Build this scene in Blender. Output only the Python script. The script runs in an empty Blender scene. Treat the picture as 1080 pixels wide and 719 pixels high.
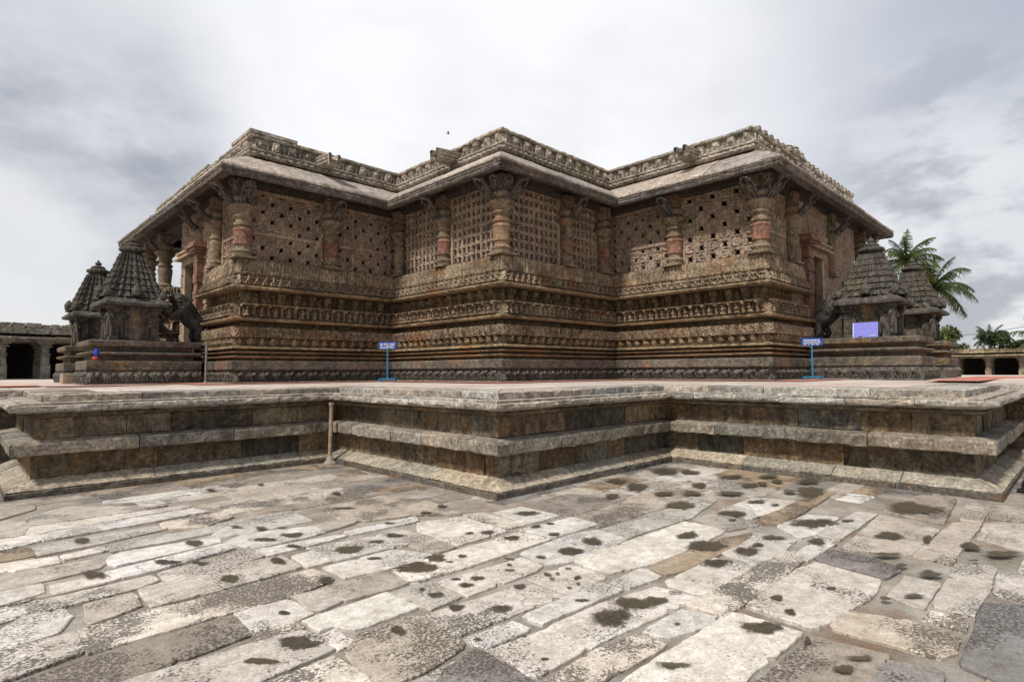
import bpy, bmesh, math, random
import numpy as np
from mathutils import Vector, Matrix
rnd = random.Random(7)
RS = np.random.RandomState(5)
scene = bpy.context.scene
COL = scene.collection
PI = math.pi
R = math.radians

# ------------------------------------------------------------------ naming
def tag(o, label=None, cat=None, group=None, kind=None):
    if label: o['label'] = label
    if cat: o['category'] = cat
    if group: o['group'] = group
    if kind: o['kind'] = kind
    return o

def empty(name, loc, rz=0.0, **k):
    o = bpy.data.objects.new(name, None)
    COL.objects.link(o)
    o.location = loc
    o.rotation_euler = (0, 0, rz)
    o.empty_display_size = 0.3
    tag(o, **k)
    return o

def link(name, me, mat=None, parent=None, **k):
    o = bpy.data.objects.new(name, me)
    COL.objects.link(o)
    if mat is not None and len(me.materials) == 0:
        me.materials.append(mat)
    if parent is not None:
        o.parent = parent
        # parts of an Empty are modelled in world space; sub-parts in the space of their part
        if parent.type == 'EMPTY':
            o.matrix_parent_inverse = parent_matrix(parent).inverted()
    tag(o, **k)
    return o

def parent_matrix(p):
    return Matrix.Translation(p.location) @ Matrix.Rotation(p.rotation_euler[2], 4, 'Z')

def copy_tree(o, parent=None):
    c = o.copy()
    COL.objects.link(c)
    if parent is not None:
        c.parent = parent
    for ch in [x for x in list(COL.objects) if x.parent == o]:
        copy_tree(ch, c)
    return c

# ------------------------------------------------------------------ mesh store
class MB:
    """collects polygons (numpy friendly) and links them as one mesh"""
    def __init__(s):
        s.v = []; s.f = []; s.c = []; s.k = []; s.n = 0
    def add(s, verts, faces, col=(1, 1, 1), spk=0.0):
        verts = np.asarray(verts, float).reshape(-1, 3)
        b = s.n
        s.v.append(verts)
        for f in faces:
            s.f.append([int(i) + b for i in f])
        s.c.append(np.tile(np.array([col[0], col[1], col[2], 1.0]), (len(verts), 1)))
        s.k.append(np.full(len(verts), spk))
        s.n += len(verts)
    def addc(s, verts, faces, cols):
        verts = np.asarray(verts, float).reshape(-1, 3)
        b = s.n
        s.v.append(verts)
        for f in faces:
            s.f.append([int(i) + b for i in f])
        s.c.append(np.asarray(cols, float).reshape(-1, 4))
        s.k.append(np.zeros(len(verts)))
        s.n += len(verts)
    def grid(s, P, col=(1, 1, 1), closed=False, flip=False):
        """P: (rows, cols, 3)"""
        r, c, _ = P.shape
        idx = np.arange(r * c).reshape(r, c)
        if closed:
            idx = np.concatenate([idx, idx[:, :1]], axis=1)
        a = idx[:-1, :-1].ravel(); b = idx[:-1, 1:].ravel(); d = idx[1:, :-1].ravel(); e = idx[1:, 1:].ravel()
        q = np.stack([a, b, e, d], 1) if not flip else np.stack([a, d, e, b], 1)
        s.add(P.reshape(-1, 3), q.tolist(), col)
    def box(s, x0, x1, y0, y1, z0, z1, col=(1, 1, 1), jit=0.0):
        v = [(x, y, z) for z in (z0, z1) for y in (y0, y1) for x in (x0, x1)]
        if jit:
            v = [(a + rnd.uniform(-jit, jit), b + rnd.uniform(-jit, jit), c + rnd.uniform(-jit, jit)) for a, b, c in v]
        s.add(v, [(0, 2, 3, 1), (4, 5, 7, 6), (0, 1, 5, 4), (2, 6, 7, 3), (0, 4, 6, 2), (1, 3, 7, 5)], col)
    def lathe(s, prof, n=20, c=(0, 0, 0), col=(1, 1, 1), sq=0.0, flute=0, fa=0.0):
        th = np.arange(n) / n * 2 * PI
        P = []
        for r, z in prof:
            rr = r * np.ones(n)
            if flute:
                rr = r * (1 + fa * np.abs(np.sin(th * flute / 2)))
            if sq:
                rr = rr * (1 - sq + sq / np.maximum(np.abs(np.cos(th)), np.abs(np.sin(th))))
            P.append(np.stack([c[0] + rr * np.cos(th), c[1] + rr * np.sin(th), np.full(n, c[2] + z)], 1))
        s.grid(np.array(P), col, closed=True)
        k = s.n - len(prof) * n
        s.f.append([k + i for i in range(n)][::-1])
        s.f.append([k + (len(prof) - 1) * n + i for i in range(n)])
    def tube(s, pts, rads, n=8, col=(1, 1, 1)):
        pts = [Vector(p) for p in pts]
        P = []
        up = Vector((0.13, 0.21, 0.97))
        for i, p in enumerate(pts):
            d = (pts[min(i + 1, len(pts) - 1)] - pts[max(i - 1, 0)]).normalized()
            a = d.cross(up)
            if a.length < 0.05: a = d.cross(Vector((1, 0, 0)))
            a.normalize(); b = d.cross(a)
            r = rads[i] if hasattr(rads, '__len__') else rads
            P.append([tuple(p + (a * math.cos(t) + b * math.sin(t)) * r) for t in [2 * PI * k / n for k in range(n)]])
        s.grid(np.array(P), col, closed=True)
        k = s.n - len(pts) * n
        s.f.append([k + i for i in range(n)][::-1])
        s.f.append([k + (len(pts) - 1) * n + i for i in range(n)])
    def mesh(s, name, smooth=False):
        me = bpy.data.meshes.new(name)
        V = np.concatenate(s.v) if s.v else np.zeros((0, 3))
        nl = sum(len(f) for f in s.f)
        me.vertices.add(len(V)); me.loops.add(nl); me.polygons.add(len(s.f))
        me.vertices.foreach_set('co', V.astype(np.float32).ravel())
        li = np.fromiter((i for f in s.f for i in f), dtype=np.int32, count=nl)
        me.loops.foreach_set('vertex_index', li)
        lens = np.array([len(f) for f in s.f], dtype=np.int32)
        st = np.concatenate([[0], np.cumsum(lens)[:-1]]).astype(np.int32)
        me.polygons.foreach_set('loop_start', st)
        try: me.polygons.foreach_set('loop_total', lens)
        except Exception: pass
        me.update(calc_edges=True)
        a = me.color_attributes.new('Tint', 'FLOAT_COLOR', 'POINT')
        a.data.foreach_set('color', np.concatenate(s.c).astype(np.float32).ravel())
        k = me.attributes.new('Pits', 'FLOAT', 'POINT')
        k.data.foreach_set('value', np.concatenate(s.k).astype(np.float32))
        me.polygons.foreach_set('use_smooth', [smooth] * len(s.f))
        me.validate()
        return me
    def build(s, name, mat, parent=None, smooth=False, **k):
        return link(name, s.mesh(name, smooth), mat, parent, **k)

# ------------------------------------------------------------------ materials
class NT:
    def __init__(s, name):
        s.m = bpy.data.materials.new(name); s.m.use_nodes = True
        s.t = s.m.node_tree; s.t.nodes.clear()
        s.out = s.n('ShaderNodeOutputMaterial'); s.b = s.n('ShaderNodeBsdfPrincipled')
        s.l(s.b.outputs[0], s.out.inputs[0])
        s.geo = s.n('ShaderNodeNewGeometry')
    def n(s, t): return s.t.nodes.new(t)
    def l(s, a, b): s.t.links.new(a, b)
    def noise(s, scale, detail=4, rough=0.6, vec=None, dist=0.0):
        n = s.n('ShaderNodeTexNoise'); n.inputs['Scale'].default_value = scale
        n.inputs['Detail'].default_value = detail; n.inputs['Roughness'].default_value = rough
        n.inputs['Distortion'].default_value = dist
        s.l(vec or s.geo.outputs['Position'], n.inputs['Vector'])
        return n.outputs['Fac']
    def mapv(s, scale, loc=(0, 0, 0)):
        m = s.n('ShaderNodeMapping'); m.inputs['Scale'].default_value = scale; m.inputs['Location'].default_value = loc
        s.l(s.geo.outputs['Position'], m.inputs['Vector']); return m.outputs[0]
    def ramp(s, fac, a, b, ca=(0, 0, 0), cb=(1, 1, 1)):
        r = s.n('ShaderNodeValToRGB'); r.color_ramp.elements[0].position = a; r.color_ramp.elements[1].position = b
        r.color_ramp.elements[0].color = (*ca, 1); r.color_ramp.elements[1].color = (*cb, 1)
        s.l(fac, r.inputs[0]); return r.outputs[0]
    def mix(s, fac, a, b, mode='MIX'):
        m = s.n('ShaderNodeMix'); m.data_type = 'RGBA'; m.blend_type = mode
        for val, i in ((fac, 0), (a, 6), (b, 7)):
            if isinstance(val, (int, float)): m.inputs[i].default_value = val
            elif isinstance(val, tuple): m.inputs[i].default_value = (*val, 1)
            else: s.l(val, m.inputs[i])
        return m.outputs[2]
    def math(s, op, a, b=0.0):
        m = s.n('ShaderNodeMath'); m.operation = op
        for val, i in ((a, 0), (b, 1)):
            if isinstance(val, (int, float)): m.inputs[i].default_value = val
            else: s.l(val, m.inputs[i])
        return m.outputs[0]
    def attr(s, name, out='Color'):
        a = s.n('ShaderNodeAttribute'); a.attribute_name = name; return a.outputs[out]
    def bump(s, h, strength=0.5, dist=0.02):
        b = s.n('ShaderNodeBump'); b.inputs['Strength'].default_value = strength; b.inputs['Distance'].default_value = dist
        s.l(h, b.inputs['Height']); s.l(b.outputs[0], s.b.inputs['Normal'])
    def done(s, col, rough=0.85, spec=0.25):
        if isinstance(col, tuple): s.b.inputs['Base Color'].default_value = (*col, 1)
        else: s.l(col, s.b.inputs['Base Color'])
        if isinstance(rough, (int, float)): s.b.inputs['Roughness'].default_value = rough
        else: s.l(rough, s.b.inputs['Roughness'])
        s.b.inputs['Specular IOR Level'].default_value = spec
        return s.m

def stone(name, dark, mid, light, tint2=None, t2=(0.5, 0.62), moss=None, mossr=(0.62, 0.72), streak=0.5, scale=1.0, bump=0.6, rough=0.88, fine=0.5, bd=0.03):
    """weathered stone: three tones, a second mineral tint, lichen, vertical rain streaks and grain"""
    t = NT(name)
    n1 = t.noise(1.3 * scale, 5, 0.65, dist=0.4)
    n2 = t.noise(7.0 * scale, 5, 0.7)
    n3 = t.noise(45.0 * scale, 3, 0.7)
    c = t.mix(t.ramp(n1, 0.35, 0.65), dark, mid)
    c = t.mix(t.ramp(n2, 0.42, 0.72), c, light)
    if tint2:
        n4 = t.noise(0.9 * scale, 4, 0.7, t.mapv((1, 1, 1.6), (7, 3, 1)))
        c = t.mix(t.ramp(n4, t2[0], t2[1]), c, tint2)
    if moss:
        n5 = t.noise(2.3 * scale, 6, 0.75, t.mapv((1, 1, 1.3), (2, 9, 4)))
        c = t.mix(t.ramp(n5, mossr[0], mossr[1]), c, moss)
    if streak:
        n6 = t.noise(1.0, 4, 0.7, t.mapv((7 * scale, 7 * scale, 0.7 * scale)))
        c = t.mix(t.math('MULTIPLY', t.ramp(n6, 0.5, 0.72), streak), c, tuple(x * 0.28 for x in dark))
        n7 = t.noise(1.0, 4, 0.75, t.mapv((11 * scale, 11 * scale, 1.1 * scale), (5, 5, 5)))
        c = t.mix(t.math('MULTIPLY', t.ramp(n7, 0.6, 0.74), streak * 0.8), c, tuple(min(0.6, x * 1.7) for x in light))
    nb = t.noise(19.0 * scale, 6, 0.8, t.mapv((1, 1, 1), (3, 3, 8)))
    c = t.mix(0.85, c, t.ramp(nb, 0.36, 0.64, (0.35, 0.34, 0.33), (1.5, 1.48, 1.42)), 'MULTIPLY')
    c = t.mix(fine, c, t.ramp(n3, 0.3, 0.7, (0.5, 0.5, 0.5), (1.5, 1.5, 1.5)), 'MULTIPLY')
    c = t.mix(1.0, c, t.attr('Tint'), 'MULTIPLY')
    h = t.math('ADD', t.math('MULTIPLY', n2, 0.7), t.math('MULTIPLY', nb, 0.9))
    t.bump(h, bump, bd)
    return t.done(c, rough)

M = {}
M['carved'] = stone('carved_stone', (0.09, 0.068, 0.045), (0.28, 0.212, 0.145), (0.49, 0.39, 0.275), (0.25, 0.14, 0.075), (0.52, 0.66), (0.26, 0.22, 0.07), (0.62, 0.74), 0.12, bump=0.9)
M['band'] = stone('moulding_stone', (0.08, 0.062, 0.043), (0.24, 0.175, 0.105), (0.42, 0.315, 0.19), (0.28, 0.15, 0.065), (0.55, 0.68), (0.3, 0.22, 0.06), (0.62, 0.75), 0.2)
M['base'] = stone('base_stone', (0.06, 0.055, 0.048), (0.13, 0.115, 0.095), (0.22, 0.19, 0.15), (0.2, 0.11, 0.06), (0.56, 0.68), (0.2, 0.17, 0.07), (0.66, 0.76), 0.3)
M['elephant'] = stone('elephant_stone', (0.05, 0.05, 0.045), (0.12, 0.11, 0.095), (0.2, 0.18, 0.15), None, moss=(0.17, 0.15, 0.08), mossr=(0.62, 0.74), streak=0.2)
M['screen'] = stone('screen_stone', (0.25, 0.185, 0.14), (0.46, 0.355, 0.275), (0.62, 0.5, 0.4), (0.36, 0.2, 0.14), (0.56, 0.7), None, streak=0.15, bump=1.2, bd=0.06)
M['frame'] = stone('pale_frame_stone', (0.24, 0.17, 0.11), (0.38, 0.28, 0.19), (0.48, 0.37, 0.27), None, streak=0.2, bump=0.4)
M['pillar'] = stone('red_pillar_stone', (0.1, 0.055, 0.04), (0.23, 0.105, 0.07), (0.33, 0.19, 0.13), (0.24, 0.16, 0.1), (0.52, 0.64), None, streak=0.35, bump=0.4)
M['pillargrey'] = stone('grey_pillar_stone', (0.09, 0.07, 0.05), (0.22, 0.165, 0.11), (0.33, 0.26, 0.175), (0.25, 0.14, 0.09), (0.54, 0.66), None, streak=0.35, bump=0.4)
M['figure'] = stone('bracket_stone', (0.05, 0.045, 0.04), (0.10, 0.088, 0.075), (0.19, 0.17, 0.145), None, streak=0.2, bump=0.6)
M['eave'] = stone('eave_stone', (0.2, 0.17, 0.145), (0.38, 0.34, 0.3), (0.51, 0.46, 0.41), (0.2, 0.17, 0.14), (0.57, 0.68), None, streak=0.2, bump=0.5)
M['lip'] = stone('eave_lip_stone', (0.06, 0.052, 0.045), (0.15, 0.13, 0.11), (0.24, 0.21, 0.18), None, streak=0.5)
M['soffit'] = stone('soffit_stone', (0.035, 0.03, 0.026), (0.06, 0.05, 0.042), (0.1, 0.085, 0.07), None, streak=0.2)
M['parapet'] = stone('parapet_stone', (0.14, 0.115, 0.09), (0.36, 0.32, 0.265), (0.56, 0.505, 0.43), (0.3, 0.26, 0.15), (0.6, 0.7), None, streak=0.4, bump=0.8)
M['shrine'] = stone('shrine_stone', (0.035, 0.032, 0.028), (0.075, 0.068, 0.058), (0.15, 0.136, 0.115), (0.13, 0.115, 0.07), (0.56, 0.68), None, streak=0.3, bump=0.8)
M['shrinewarm'] = stone('shrine_wall_stone', (0.07, 0.06, 0.05), (0.15, 0.125, 0.095), (0.24, 0.2, 0.15), (0.2, 0.15, 0.08), (0.52, 0.66), None, streak=0.4)
M['shrinebase'] = stone('shrine_base_stone', (0.06, 0.053, 0.045), (0.135, 0.115, 0.09), (0.22, 0.185, 0.14), (0.24, 0.14, 0.055), (0.56, 0.68), (0.22, 0.19, 0.06), (0.62, 0.74), 0.3)
M['plat'] = stone('platform_wall_stone', (0.06, 0.048, 0.032), (0.17, 0.135, 0.09), (0.29, 0.235, 0.165), (0.28, 0.16, 0.07), (0.55, 0.7), (0.15, 0.14, 0.05), (0.6, 0.74), 0.5, bump=0.8)
M['footing'] = stone('pale_footing_stone', (0.16, 0.135, 0.105), (0.33, 0.29, 0.225), (0.45, 0.4, 0.32), (0.22, 0.18, 0.13), (0.56, 0.68), None, streak=0.0)
M['platband'] = stone('platform_band_stone', (0.12, 0.105, 0.085), (0.25, 0.22, 0.18), (0.37, 0.33, 0.27), (0.17, 0.145, 0.11), (0.54, 0.66), None, streak=0.12, bump=0.6)
M['coping'] = stone('coping_stone', (0.18, 0.16, 0.135), (0.38, 0.345, 0.3), (0.52, 0.475, 0.415), (0.22, 0.2, 0.17), (0.56, 0.68), None, streak=0.12, bump=0.5)
M['lionstone'] = stone('dark_statue_stone', (0.025, 0.024, 0.022), (0.05, 0.046, 0.042), (0.13, 0.12, 0.105), None, streak=0.1, rough=0.5)
M['mandapa'] = stone('colonnade_stone', (0.14, 0.11, 0.075), (0.34, 0.27, 0.19), (0.46, 0.38, 0.28), (0.24, 0.18, 0.11), (0.5, 0.62), None, streak=0.4, scale=0.6)
M['mandapadark'] = stone('old_colonnade_stone', (0.11, 0.1, 0.085), (0.28, 0.255, 0.22), (0.44, 0.41, 0.36), (0.26, 0.22, 0.16), (0.54, 0.66), None, streak=0.3, scale=0.6)
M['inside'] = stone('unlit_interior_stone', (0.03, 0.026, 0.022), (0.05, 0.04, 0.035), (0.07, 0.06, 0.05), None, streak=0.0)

def mat_floor():
    t = NT('platform_paving')
    br = t.n('ShaderNodeTexBrick'); br.inputs['Scale'].default_value = 1.0
    t.l(t.mapv((1.0, 1.0, 1.0)), br.inputs['Vector'])
    br.inputs['Color1'].default_value = (0.44, 0.38, 0.33, 1); br.inputs['Color2'].default_value = (0.58, 0.52, 0.46, 1)
    br.inputs['Mortar'].default_value = (0.2, 0.17, 0.14, 1); br.inputs['Mortar Size'].default_value = 0.018
    br.inputs['Brick Width'].default_value = 1.3; br.inputs['Row Height'].default_value = 0.6
    c = t.mix(t.ramp(t.noise(1.1, 4), 0.45, 0.7), br.outputs['Color'], (0.46, 0.33, 0.27))
    c = t.mix(0.5, c, t.ramp(t.noise(25, 4), 0.3, 0.7, (0.65, 0.65, 0.65), (1.25, 1.25, 1.25)), 'MULTIPLY')
    t.bump(t.noise(14, 4), 0.3, 0.01)
    return t.done(c, 0.8)
M['floor'] = mat_floor()

def mat_slab():
    t = NT('worn_granite_slab')
    tint = t.attr('Tint'); pits = t.attr('Pits', 'Fac')
    n1 = t.noise(2.2, 5, 0.65, dist=0.5); n2 = t.noise(11, 5, 0.7); n3 = t.noise(60, 3, 0.75); n4 = t.noise(46, 4, 0.8)
    c = t.mix(0.75, tint, t.ramp(n1, 0.3, 0.72, (0.62, 0.58, 0.52), (1.15, 1.15, 1.15)), 'MULTIPLY')
    c = t.mix(0.8, c, t.ramp(n2, 0.32, 0.66, (0.62, 0.58, 0.53), (1.16, 1.16, 1.16)), 'MULTIPLY')
    c = t.mix(0.75, c, t.ramp(n3, 0.3, 0.7, (0.55, 0.53, 0.5), (1.28, 1.28, 1.28)), 'MULTIPLY')
    nm = t.noise(4.2, 7, 0.78, t.mapv((1, 1, 1), (11, 5, 2)), 0.2)
    c = t.mix(t.math('MULTIPLY', t.ramp(nm, 0.57, 0.66), 0.5), c, (0.2, 0.175, 0.145))
    # dark crust pits: few on the smooth slabs, many on the speckled ones
    thr = t.math('SUBTRACT', 0.70, t.math('MULTIPLY', pits, 0.24))
    patch = t.math('MULTIPLY', t.ramp(t.noise(1.7, 3, 0.6, t.mapv((1, 1, 1), (4, 4, 4))), 0.36, 0.58, (0.62,) * 3, (1.06,) * 3), 1.0)
    d = t.math('MULTIPLY', t.math('SUBTRACT', t.math('MULTIPLY', n4, patch), thr), 16.0)
    cl = t.n('ShaderNodeClamp'); t.l(d, cl.inputs[0])
    pm = cl.outputs[0]
    c = t.mix(t.math('MULTIPLY', pm, 0.85), c, (0.075, 0.065, 0.055))
    # hairline cracks and dust veins
    vo = t.n('ShaderNodeTexVoronoi'); vo.feature = 'DISTANCE_TO_EDGE'; vo.inputs['Scale'].default_value = 1.4
    wv = t.n('ShaderNodeVectorMath'); wv.operation = 'MULTIPLY_ADD'
    nn = t.n('ShaderNodeTexNoise'); nn.inputs['Scale'].default_value = 3.5; nn.inputs['Detail'].default_value = 5
    t.l(t.geo.outputs['Position'], nn.inputs['Vector'])
    t.l(nn.outputs['Color'], wv.inputs[0]); wv.inputs[1].default_value = (0.5, 0.5, 0.0); t.l(t.geo.outputs['Position'], wv.inputs[2])
    t.l(wv.outputs[0], vo.inputs['Vector'])
    crack = t.ramp(vo.outputs['Distance'], 0.0, 0.012, (1, 1, 1), (0, 0, 0))
    crack = t.math('MULTIPLY', crack, t.ramp(n1, 0.5, 0.6))
    c = t.mix(t.math('MULTIPLY', crack, 0.55), c, (0.15, 0.125, 0.1))
    # brown dirt film
    c = t.mix(t.math('MULTIPLY', t.ramp(t.noise(0.55, 5, 0.7, t.mapv((1, 1, 1), (1, 6, 2))), 0.52, 0.72), 0.3), c, (0.27, 0.225, 0.18))
    h = t.math('ADD', t.math('MULTIPLY', n2, 0.8), t.math('MULTIPLY', n3, 0.35))
    h = t.math('SUBTRACT', h, t.math('MULTIPLY', pm, 0.9))
    h = t.math('SUBTRACT', h, t.math('MULTIPLY', crack, 0.5))
    t.bump(h, 0.75, 0.02)
    rg = t.math('SUBTRACT', 0.78, t.math('MULTIPLY', t.ramp(n1, 0.4, 0.7), 0.15))
    return t.done(c, rg, 0.3)
M['slab'] = mat_slab()

def mat_mortar():
    t = NT('dusty_mortar')
    c = t.mix(t.ramp(t.noise(1.2, 5, 0.7), 0.35, 0.65), (0.23, 0.2, 0.16), (0.5, 0.46, 0.4))
    c = t.mix(t.ramp(t.noise(0.6, 4, 0.7, t.mapv((1, 1, 1), (9, 2, 2))), 0.55, 0.68), c, (0.26, 0.16, 0.1))
    c = t.mix(0.6, c, t.ramp(t.noise(70, 4, 0.8), 0.3, 0.7, (0.5, 0.5, 0.5), (1.4, 1.4, 1.4)), 'MULTIPLY')
    t.bump(t.noise(40, 5, 0.8), 0.9, 0.03)
    return t.done(c, 0.95)
M['mortar'] = mat_mortar()

def mat_stain():
    t = NT('damp_dirt')
    t.geo
    tint = t.attr('Tint', 'Color')
    sep = t.n('ShaderNodeSeparateColor'); t.l(tint, sep.inputs[0])
    a = sep.outputs[0]
    e = t.math('ADD', a, t.math('MULTIPLY', t.math('SUBTRACT', t.noise(10, 8, 0.85), 0.5), 2.9))
    al = t.ramp(e, 0.32, 0.62)
    c = t.mix(t.ramp(t.noise(22, 4, 0.7), 0.35, 0.65), (0.03, 0.024, 0.017), (0.09, 0.07, 0.045))
    c = t.mix(t.ramp(e, 0.38, 0.58), (0.2, 0.165, 0.125), c)
    c = t.mix(t.ramp(t.noise(1.3, 2, 0.5), 0.45, 0.6), c, (0.075, 0.06, 0.035))
    c = t.mix(0.7, c, t.ramp(t.noise(60, 3, 0.8), 0.3, 0.7, (0.6, 0.6, 0.6), (1.5, 1.5, 1.5)), 'MULTIPLY')
    t.bump(t.noise(45, 4, 0.8), 0.7, 0.015)
    t.done(c, 0.6, 0.3)
    t.l(t.math('MULTIPLY', al, 0.93), t.b.inputs['Alpha'])
    return t.m
M['stain'] = mat_stain()

def plain(name, col, rough=0.6, metal=0.0, var=0.15, spec=0.4):
    t = NT(name)
    c = t.mix(0.8, col, t.ramp(t.noise(9, 4, 0.7), 0.3, 0.7, (1 - var,) * 3, (1 + var,) * 3), 'MULTIPLY')
    t.b.inputs['Metallic'].default_value = metal
    t.bump(t.noise(30, 3), 0.15, 0.004)
    return t.done(c, rough, spec)
M['mat'] = plain('red_matting', (0.42, 0.16, 0.11), 0.95, var=0.35)
M['bluepaint'] = plain('blue_painted_steel', (0.02, 0.19, 0.36), 0.45)
M['bluesign'] = plain('dark_blue_enamel', (0.015, 0.05, 0.24), 0.4)
M['whitepaint'] = plain('white_lettering', (0.5, 0.54, 0.62), 0.6)
M['lilac'] = plain('lilac_board', (0.2, 0.21, 0.6), 0.5)
M['rust'] = plain('rusty_pipe', (0.27, 0.19, 0.13), 0.8, var=0.5)
M['steel'] = plain('grey_post', (0.18, 0.17, 0.16), 0.6, var=0.3)
M['wire'] = plain('black_cable', (0.05, 0.05, 0.05), 0.6)
M['blackcloth'] = plain('black_plastic', (0.02, 0.02, 0.022), 0.35)
M['skin'] = plain('skin', (0.2, 0.1, 0.06), 0.6)
M['bluecloth'] = plain('blue_cloth', (0.03, 0.05, 0.42), 0.9)
M['redcloth'] = plain('red_cloth', (0.45, 0.06, 0.04), 0.9)
M['hair'] = plain('black_hair', (0.012, 0.01, 0.01), 0.5)
M['bird'] = plain('dark_feathers', (0.03, 0.03, 0.03), 0.8)
M['white'] = plain('white_wall', (0.7, 0.68, 0.65), 0.8)

def leaf(name, a, b):
    t = NT(name)
    c = t.mix(t.ramp(t.noise(2.0, 3), 0.35, 0.65), a, b)
    c = t.mix(1.0, c, t.attr('Tint'), 'MULTIPLY')
    t.done(c, 0.55, 0.3)
    tr = t.n('ShaderNodeBsdfTranslucent'); t.l(c, tr.inputs[0])
    mx = t.n('ShaderNodeMixShader'); mx.inputs[0].default_value = 0.3
    t.l(t.b.outputs[0], mx.inputs[1]); t.l(tr.outputs[0], mx.inputs[2]); t.l(mx.outputs[0], t.out.inputs[0])
    return t.m
M['palm'] = leaf('palm_frond', (0.035, 0.06, 0.018), (0.09, 0.11, 0.03))
M['leaf'] = leaf('leaves', (0.07, 0.1, 0.03), (0.14, 0.17, 0.05))
M['leafdark'] = leaf('dark_leaves', (0.025, 0.045, 0.015), (0.06, 0.085, 0.03))
M['bark'] = stone('bark', (0.06, 0.05, 0.04), (0.13, 0.11, 0.09), (0.2, 0.17, 0.14))

# ------------------------------------------------------------------ path based masonry
class Path:
    """walls seen from outside: outward is to the right of travel"""
    def __init__(s, pts):
        s.p = [np.array(q, float) for q in pts]
        s.seg = []
        for a, b in zip(s.p[:-1], s.p[1:]):
            d = b - a; L = np.hypot(*d); t = d / L
            s.seg.append((a, b, t, np.array([t[1], -t[0]]), L))
    def off(s, i, e):
        n = []
        if i > 0: n.append(s.seg[i - 1][3])
        if i < len(s.seg): n.append(s.seg[i][3])
        return s.p[i] + e * (sum(n) if len(n) == 2 else n[0])
    def cum(s, i):
        return sum(q[4] for q in s.seg[:i])

def relief_band(mb, path, prof, ds=0.02, dz=0.02, relief=None, amp=1.0, v0=0, v1=1, col=(1, 1, 1), rough=0.004, tint=0.12, blk=1.1):
    """sweep the profile [(e,z)..] top to bottom; relief(s, v) pushes the face outward between v0 and v1"""
    prof = np.array(prof, float)
    d = np.hypot(*(prof[1:] - prof[:-1]).T); cl = np.concatenate([[0], np.cumsum(d)])
    if relief is not None:
        nr = max(2, int(cl[-1] / dz)); tt = np.linspace(0, cl[-1], nr + 1)
    else:
        tt = [0.0]
        for k in range(len(d)):
            m = max(1, int(d[k] / 0.06))
            tt += list(cl[k] + (np.arange(m) + 1) / m * d[k])
        tt = np.array(tt)
    E = np.interp(tt, cl, prof[:, 0]); Z = np.interp(tt, cl, prof[:, 1]); V = tt / cl[-1]
    for i, (a, b, t, n, L) in enumerate(path.seg):
        ns = max(1, int(L / ds)); u = np.linspace(0, 1, ns + 1)
        A = np.array([path.off(i, e) for e in E]); B = np.array([path.off(i + 1, e) for e in E])
        P = A[:, None, :] * (1 - u)[None, :, None] + B[:, None, :] * u[None, :, None]
        S = path.cum(i) + u * L
        H = RS.normal(0, rough, (len(E), ns + 1))
        if relief is not None:
            H = H + amp * relief(S, V) * ((V >= v0) & (V <= v1))[:, None]
        edge = np.minimum(1, np.minimum(u * L, (1 - u) * L) / 0.04)
        H = H * edge[None, :]
        H[0] *= 0; H[-1] *= 0
        X = P[:, :, 0] + n[0] * H; Y = P[:, :, 1] + n[1] * H
        Zz = np.repeat(Z[:, None], ns + 1, 1)
        G = np.stack([X, Y, Zz], -1)
        # per block tint along the run
        k = S // blk
        r = np.array([((math.sin(q * 12.9898 + Z[0] * 78.233) * 43758.5453) % 1.0) for q in k])
        f = 1 + (r - 0.5) * 2 * tint
        cols = np.ones((len(E), ns + 1, 4)); cols[..., :3] *= (f[None, :, None] * np.array(col)[None, None, :])
        idx = np.arange(G.shape[0] * G.shape[1]).reshape(G.shape[:2])
        q = np.stack([idx[:-1, :-1].ravel(), idx[1:, :-1].ravel(), idx[1:, 1:].ravel(), idx[:-1, 1:].ravel()], 1)
        mb.addc(G.reshape(-1, 3), q.tolist(), cols.reshape(-1, 4))

def block_course(mb, path, prof, lmin=0.6, lmax=1.4, gap=0.004, je=0.006, jz=0.004, tint=0.2, sub=0.12, warm=0.06, segs=None, rough=0.002, chip=0.0):
    """a closed section [(e,z)...] cut into separate blocks along the wall, mitred at the corners"""
    k = len(prof)
    for i, (a, b, t, n, L) in enumerate(path.seg):
        if segs is not None and i not in segs: continue
        s = 0.0; cuts = [0.0]
        while s < L - lmax * 0.8:
            s += rnd.uniform(lmin, lmax); cuts.append(min(s, L))
        if L - cuts[-1] > lmin * 0.5: cuts.append(L)
        else: cuts[-1] = L
        for j in range(len(cuts) - 1):
            s0, s1 = cuts[j], cuts[j + 1]
            if s1 - s0 < 0.02: continue
            de = rnd.uniform(-je, je); dzz = rnd.uniform(-jz, jz)
            m = max(1, int((s1 - s0) / sub))
            rows = []
            for q in range(m + 1):
                u = q / m
                ring = []
                for e, z in prof:
                    ee = e + de
                    A = path.off(i, ee); B = path.off(i + 1, ee)
                    l0 = float((A - a) @ t) if j == 0 else s0 + gap
                    l1 = float((B - a) @ t) if j == len(cuts) - 2 else s1 - gap
                    sl = l0 + (l1 - l0) * u
                    jj = rnd.gauss(0, rough); kk = rnd.gauss(0, rough)
                    if chip and rnd.random() < chip: jj -= rnd.uniform(0.005, 0.02); kk -= rnd.uniform(0, 0.008)
                    w = a + t * sl + n * (ee + jj)
                    ring.append((w[0], w[1], z + dzz + kk))
                rows.append(ring)
            f = 1 + rnd.uniform(-tint, tint); g = rnd.uniform(-warm, warm)
            c = (f * (1 + g), f, f * (1 - g))
            mb.grid(np.array(rows), c, closed=True, flip=True)
            base = mb.n - (m + 1) * k
            mb.f.append([base + q for q in range(k)])
            mb.f.append([base + m * k + q for q in range(k)][::-1])

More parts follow.
